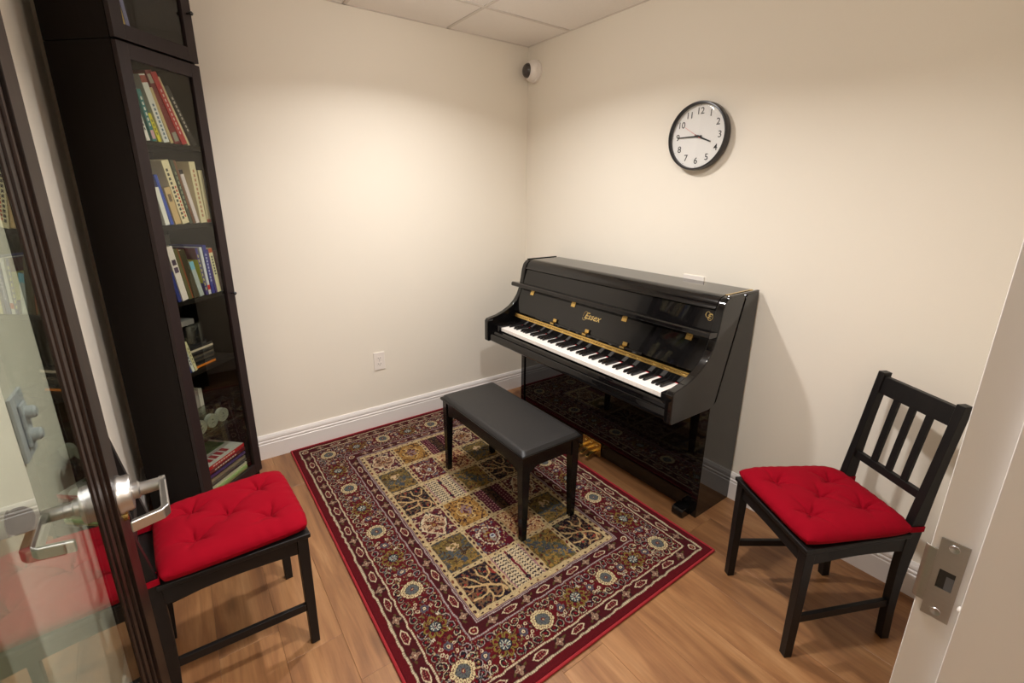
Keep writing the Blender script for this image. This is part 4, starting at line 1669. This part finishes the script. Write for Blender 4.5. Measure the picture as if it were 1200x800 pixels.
book('white book with small picture on the third shelf', .232, .030, .235, .17, R, S3, .15, (236, 222, 214), marks=[(.66, .76, .15, .8, (80, 60, 76)), (.52, .62, .15, .8, (90, 70, 90))], group=g3)
book('dark blue book at the left end of the third shelf', .268, .016, .130, .16, R, S3, .14, (40, 50, 120), group=g3)
gb = thing('book', 'tall grey book standing at the very back of the third shelf', 'book', Bk(.175, .255, S3), group=g3)
obj('cover', bb(MB(), .060, .290, .245, .255, S3 + .0005, S3 + .262), flatmat((150, 146, 138)), gb)

# --- upper cabinet
gU = 'books in the upper cabinet'
for k_, (a, tk, h, rgb, w_) in enumerate([(.262, .014, .24, (120, 120, 170), 'blue grey'), (.280, .012, .22, (214, 180, 90), 'ochre'), (.296, .018, .21, (230, 226, 216), 'white')]):
    book('%s book leaning in the upper cabinet' % w_, a, tk, h, .16, R, 2.0445, .12, rgb, group=gU)
# --- fourth shelf: discs, cases, spindle
for k_, (w_, rgb, m_) in enumerate([('blue', (40, 60, 130), (220, 220, 220)), ('white', (214, 212, 206), (60, 60, 70)), ('cream', (214, 204, 160), (120, 110, 90))]):
    book('slim %s booklet leaning at the left of the fourth shelf' % w_, .285 - .016 * k_, .012, .125 + .01 * k_, .14, R, S4, .22, rgb, marks=txt(m_, 5), group='booklets on the fourth shelf')
zc = S4 + .0003
cdm = [(52, 48, 46), (30, 28, 28), (70, 62, 54), (40, 36, 36), (88, 78, 66), (34, 32, 32), (60, 56, 52), (196, 180, 160), (44, 40, 40)]
names = ['dark', 'black', 'brown', 'dark', 'tan', 'black', 'grey', 'pale', 'dark']
zc = S4 + .0003
for k_, rgb in enumerate([(214, 120, 40)] + cdm):
    tkk = .0095
    o_ = obj('disc_case', bb(MB(), .128, .254, .050 + .002 * (k_ % 2), .190, zc, zc + tkk), flatmat(rgb, .25), None, .0008)
    tag(o_, ('orange disc case at the bottom of the stack on the fourth shelf' if k_ == 0 else '%s disc case, %s from the bottom of the stack under the tub' % (names[k_ - 1], ('', 'second', 'third', 'fourth', 'fifth', 'sixth', 'seventh', 'eighth', 'ninth', 'tenth')[k_])), 'disc case', 'disc cases stacked on the fourth shelf')
    if k_ == 8:
        o_['label'] = 'pale edged disc case near the top of the stack'
        del o_['group']
    if k_ == 0:
        del o_['group']
    zc += tkk + .0003
tub = thing('disc_tub', 'round black tub of discs on top of the stacked cases', 'disc tub', Bk(.185, .115, zc))
c0 = Bk(.190, .118, zc)
obj('disc_stack', MB().lathe([(.060, .004), (.060, .092)], c0, (0, 0, 1), 36), flatmat((34, 32, 34), .2), tub, smooth=True)
obj('tub_base', MB().lathe([(.066, 0), (.066, .010), (.062, .012)], c0, (0, 0, 1), 36), M['blackframe'], tub, smooth=True)
obj('tub_cover', MB().lathe([(.0635, .012), (.0635, .098), (.060, .104), (.0, .105)], c0, (0, 0, 1), 36), M['acrylic'], tub, smooth=True)
o_ = obj('slatted_box', bb(MB(), .200, .300, .060, .180, zc + .1052, zc + .128), flatmat((120, 114, 110)), None, .001)
tag(o_, 'small grey box on top of the disc tub below the third shelf', 'box')
# --- fifth shelf: tapes and clear tray with three white discs
for k_, (rgb, w_) in enumerate([((196, 188, 176), 'pale'), ((150, 140, 132), 'grey'), ((46, 40, 100), 'blue'), ((130, 30, 40), 'red')]):
    book('%s tape case standing behind the clear tray' % w_, .165 + .023 * k_, .021, .19, .11, .122, S5, 0.0, rgb, cat='tape case', group='tape cases on the fifth shelf')
tray = thing('clear_tray', 'clear plastic tray tilted on the fifth shelf holding white discs', 'tray', Bk(.18, .09, S5))
ta0, ta1, tb0, tb1, tz0, tz1 = .070, .300, .040, .118, S5 + .0006, S5 + .105
for (x0, x1, y0, y1, z0, z1) in ((ta0, ta1, tb0, tb1, tz0, tz0 + .002), (ta0, ta1, tb0, tb0 + .002, tz0 + .0022, tz1), (ta0, ta1, tb1 - .002, tb1, tz0 + .0022, tz1), (ta0, ta0 + .002, tb0 + .0022, tb1 - .0022, tz0 + .0022, tz1), (ta1 - .002, ta1, tb0 + .0022, tb1 - .0022, tz0 + .0022, tz1)):
    obj('tray_wall', bb(MB(), x0, x1, y0, y1, z0, z1), M['acrylic'], tray)
ax = Vector(Bk(0, -1, 0)) - Vector(Bk(0, 0, 0))
for k_, a in enumerate((.262, .194, .128)):
    wv = ('leftmost', 'middle', 'rightmost')[k_]
    dd_ = thing('white_reel', '%s white round reel in the clear tray' % wv, 'reel', Bk(a, .08, S5), group='white reels in the clear tray')
    c0 = Bk(a, .062, tz0 + .0026 + .0335)
    obj('reel_disc', MB().lathe([(.033, 0), (.033, -.022)], c0, ax, 32), M['white'], dd_, smooth=True)
    obj('reel_hole', MB().lathe([(.0035, .0006), (.0035, 0)], Vector(c0) + Vector((0, 0, .008)), ax, 12), M['slot'], dd_, smooth=True)
    obj('reel_mark', bb(MB(), a - .009, a + .009, .0612, .0618, tz0 + .027, tz0 + .029), M['slot'], dd_)
# --- bottom: stacked magazines
zc = S0 + .0004
mags = [((60, 110, 60), 'green'), ((200, 178, 110), 'ochre'), ((200, 200, 190), 'white'), ((170, 196, 130), 'pale green'), ((214, 206, 180), 'cream'), ((40, 40, 80), 'navy'),
        ((90, 84, 80), 'grey'), ((150, 130, 110), 'tan'), ((44, 34, 44), 'black'), ((80, 60, 120), 'violet'), ((40, 36, 40), 'charcoal'), ((112, 24, 36), 'maroon'), ((192, 30, 36), 'red')]
for k_, (rgb, w_) in enumerate(mags):
    tk = (.011, .014, .010, .013, .012, .014, .010, .013, .012, .011, .013, .016, .018)[k_]
    off = ((k_ * 37) % 11 - 5) * .0016
    m_ = thing('magazine', '%s %s in the pile on the bottom shelf' % (w_, 'book' if k_ > 10 else 'magazine'), 'magazine', Bk(.19, .13, zc), group='magazines piled on the bottom shelf')
    if k_ == len(mags) - 1:
        m_['label'] = 'red spined book on top of the pile on the bottom shelf'
    obj('cover', bb(MB(), .062 + abs(off), .330, .036 + off, .245 + off, zc, zc + .002), flatmat(rgb), m_)
    obj('pages', bb(MB(), .064 + abs(off), .328, .040 + off, .243 + off, zc + .0021, zc + tk - .0021), flatmat(PAGE, .8), m_)
    obj('top_cover', bb(MB(), .062 + abs(off), .330, .036 + off, .245 + off, zc + tk - .002, zc + tk), flatmat(rgb if k_ < 12 else (196, 190, 180)), m_)
    obj('spine', bb(MB(), .062 + abs(off), .330, .0345 + off, .036 + off, zc, zc + tk), flatmat(rgb), m_)
    if k_ in (11, 12):
        for j in range(9):
            obj('spine_print', bb(MB(), .130 + j * .016, .141 + j * .016, .0340 + off, .0345 + off, zc + tk * .32, zc + tk * .68), flatmat((230, 210, 200)), m_)
    if k_ == 12:
        zt_ = zc + tk
        obj('cover_picture', bb(MB(), .080, .300, .13, .235, zt_ + .0001, zt_ + .0006), flatmat((60, 120, 60)), m_)
        for j in range(5):
            obj('cover_print', bb(MB(), .13 + j * .034, .154 + j * .034, .06, .105, zt_ + .0001, zt_ + .0006), flatmat((150, 40, 50)), m_)
    zc += tk + .0004

# ================================================================== WALL CLOCK
CKY, CKZ, CKR = -1.381, 1.781, .1555
clock = thing('wall_clock', 'round black framed wall clock with white dial above the piano', 'clock', (0, CKY, CKZ))
ck = MB().lathe([(CKR - .012, .001), (CKR - .003, .004), (CKR, .012), (CKR, .038), (CKR - .003, .046), (CKR - .008, .047), (CKR - .0105, .044), (CKR - .0115, .024)], (0, CKY, CKZ), (-1, 0, 0), 96)
ck.f = ck.f[:-1]
obj('clock_frame', ck, M['blackframe'], clock, smooth=True)
obj('dial', MB().lathe([(CKR - .0105, .021), (CKR - .0105, .0245)], (0, CKY, CKZ), (-1, 0, 0), 72), M['dial'], clock)


def cpos(ang, r, x_):
    return (x_, CKY - math.sin(ang) * r, CKZ + math.cos(ang) * r)


for h in range(1, 13):
    a = h * PI / 6
    obj('numeral', text_mb(str(h), .042, frame(cpos(a, .112, -.0251), (0, -1, 0), (0, 0, 1)), .0003, 0, .0002), M['ink'], clock)
for k_ in range(12):
    a = (k_ + .0) * PI / 6
    obj('hour_dot', MB().lathe([(.0016, 0), (.0016, .0004)], cpos(a, .1395, -.0248), (-1, 0, 0), 10), M['ink'], clock)


def hand(nm, ang, L_, tail, w0, w1, x_, m_):
    dv = Vector((0, -math.sin(ang), math.cos(ang)))
    pv = Vector((0, math.cos(ang), math.sin(ang)))
    c = Vector((x_, CKY, CKZ))
    P_ = [c - dv * tail + pv * w0, c - dv * tail - pv * w0, c + dv * L_ - pv * w1, c + dv * L_ + pv * w1]
    T_ = [p + Vector((-.0008, 0, 0)) for p in P_]
    obj(nm, MB().hexa([tuple(p) for p in P_], [tuple(p) for p in T_]), m_, clock)


hand('hour_hand', math.radians(112), .076, .018, .0042, .0030, -.0270, M['ink'])
hand('minute_hand', math.radians(270), .112, .022, .0036, .0022, -.0290, M['ink'])
hand('second_hand', math.radians(302), .085, .020, .0009, .0006, -.0310, M['redhand'])
obj('hand_pin', MB().lathe([(.006, .025), (.006, .033), (.002, .034)], (0, CKY, CKZ), (-1, 0, 0), 20), M['ink'], clock, smooth=True)
lens = []
for k_ in range(9):
    t = k_ / 8
    lens.append(((CKR - .0105) * math.cos(t * PI / 2 * .999), .041 + .006 * math.sin(t * PI / 2)))
gl_ = MB().lathe(lens, (0, CKY, CKZ), (-1, 0, 0), 72)
gl_.f = [f for f in gl_.f if len(f) == 4]
obj('clock_glass', gl_, M['clock_glass'], clock, smooth=True)

# ================================================================== SECURITY CAMERA
SY, SZ = -.082, 2.297
scam = thing('security_camera', 'white dome security camera with dark bubble near the ceiling corner', 'camera', (0, SY, SZ))
obj('base_ring', MB().lathe([(.069, .0), (.071, .004), (.071, .020), (.066, .024)], (0, SY, SZ), (-1, 0, 0), 40), M['plastic'], scam, smooth=True)
sax = Vector((-1, .16, .0)).normalized()
prof = [(.0675, .018)]
for k_ in range(1, 9):
    t = math.radians(10 + 44 * k_ / 8)
    prof.append((.0685 * math.cos(t), .018 + .060 * math.sin(t)))
obj('dome_housing', MB().lathe(prof, (0, SY, SZ), sax, 40), M['plastic'], scam, smooth=True)
prof = []
for k_ in range(0, 11):
    t = PI / 2 * k_ / 10
    prof.append((.0455 * math.cos(t) + .0005, .060 + .036 * math.sin(t)))
obj('camera_bubble', MB().lathe(prof, (0, SY, SZ), sax, 36), M['bubble'], scam, smooth=True, label='dark smoked bubble')
for an in (.4, 2.5, 4.6):
    p_ = Vector((-.045, SY - .052 * math.cos(an), SZ + .052 * math.sin(an)))
    obj('screw', MB().lathe([(.0022, 0), (.0022, .002)], p_, (-1, 0, 0), 8), M['slot'], scam)


# ================================================================== OUTLETS AND SWITCH PLATE
def outlet(label, o, X_, Y_, wv, hv):
    """X_, Y_: in-plane axes (Y_ along the long side)"""
    X_, Y_ = Vector(X_), Vector(Y_)
    Z_ = X_.cross(Y_)
    t = thing('wall_outlet', label, 'outlet', o)
    o = Vector(o)

    def pb(x0, x1, y0, y1, z0, z1):
        p = [(x0, y0), (x1, y0), (x1, y1), (x0, y1)]
        return MB().hexa([tuple(o + X_ * a + Y_ * b + Z_ * z0) for a, b in p], [tuple(o + X_ * a + Y_ * b + Z_ * z1) for a, b in p])
    obj('cover_plate', pb(-wv, wv, -hv, hv, .0002, .006), M['plastic'], t, .0018)
    for s in (-1, 1):
        rc = obj('receptacle', pb(-.0155, .0155, s * .0195 - .0135, s * .0195 + .0135, .006, .0072), M['plastic'], t, .0008)
        obj('slot', pb(-.0085, -.006, s * .0195 - .002, s * .0195 + .006, .0072, .0075), M['slot'], rc)
        obj('slot', pb(.006, .0085, s * .0195 - .002, s * .0195 + .006, .0072, .0075), M['slot'], rc)
        obj('ground_hole', pb(-.002, .002, s * .0195 - .009, s * .0195 - .005, .0072, .0075), M['slot'], rc)
    obj('screw', MB().lathe([(.003, .006), (.0025, .0072)], tuple(o), tuple(Z_), 12), M['steel'], t, smooth=True)
    return t


outlet('white wall outlet low on the back wall', (-1.182, 0, .457), (1, 0, 0), (0, 0, 1), .036, .059)
outlet('white wall outlet lying sideways just above the piano lid', (0, -1.431, 1.076), (0, 0, -1), (0, -1, 0), .036, .0595)

sw_ = thing('switch_plate', 'pale grey switch plate on the left wall seen through the door glass', 'switch', (XL, -1.512, 1.045))
obj('plate', MB().box(XL, XL + .007, -1.556, -1.470, .975, 1.115), M['plate_grey'], sw_, .002)
obj('raised_insert', MB().box(XL + .007, XL + .014, -1.532, -1.494, .998, 1.092), M['plate_grey'], sw_, .003)
for zz_ in (1.02, 1.07):
    obj('toggle', MB().lathe([(.014, .013), (.013, .026), (.009, .030)], (XL, -1.513, zz_), (1, 0, 0), 20), M['plate_grey'], sw_, smooth=True)

bmp = thing('door_stop', 'steel wall mounted door stop with black rubber tip behind the glass door', 'door stop', (XL, -1.895, 1.035))
obj('stop_post', MB().lathe([(.026, 0), (.026, .005), (.020, .008), (.020, .052)], (XL, -1.895, 1.035), (1, 0, 0), 28), M['steel'], bmp, smooth=True)
obj('rubber_tip', MB().lathe([(.0165, .052), (.020, .058), (.020, .068), (.014, .076), (.004, .079)], (XL, -1.895, 1.035), (1, 0, 0), 28), M['rubber'], bmp, smooth=True)

# ================================================================== CEILING LAMPS
for k_, (lx, ly, p) in enumerate(LAMPS):
    t = thing('ceiling_downlight', ['round ceiling downlight over the rug', 'round ceiling downlight near the doorway'][k_], 'lamp', (lx, ly, ZC), group=None)
    ring = MB().lathe([(.090, .0), (.090, .004), (.074, .006), (.070, .001)], (lx, ly, ZC + .0012), (0, 0, -1), 40)
    ring.f = ring.f[:-2]
    obj('trim_ring', ring, M['trim'], t, smooth=True)
    obj('lamp_lens', MB().lathe([(.070, 0), (.069, .012), (.062, .030), (.045, .046), (.022, .056), (.002, .059)], (lx, ly, ZC + .0005), (0, 0, -1), 36), M['lamp'], t, smooth=True)
t = thing('hall_fill_light', 'square fill light panel added in the unseen hallway behind the doorway', 'lamp', (HALL_FILL[0], HALL_FILL[1], ZC))
obj('fill_panel', MB().box(HALL_FILL[0] - .28, HALL_FILL[0] + .28, HALL_FILL[1] - .28, HALL_FILL[1] + .28, ZC - .012, ZC), M['lamp'], t, .002)  # glowing panel of the added hallway fill, out of view
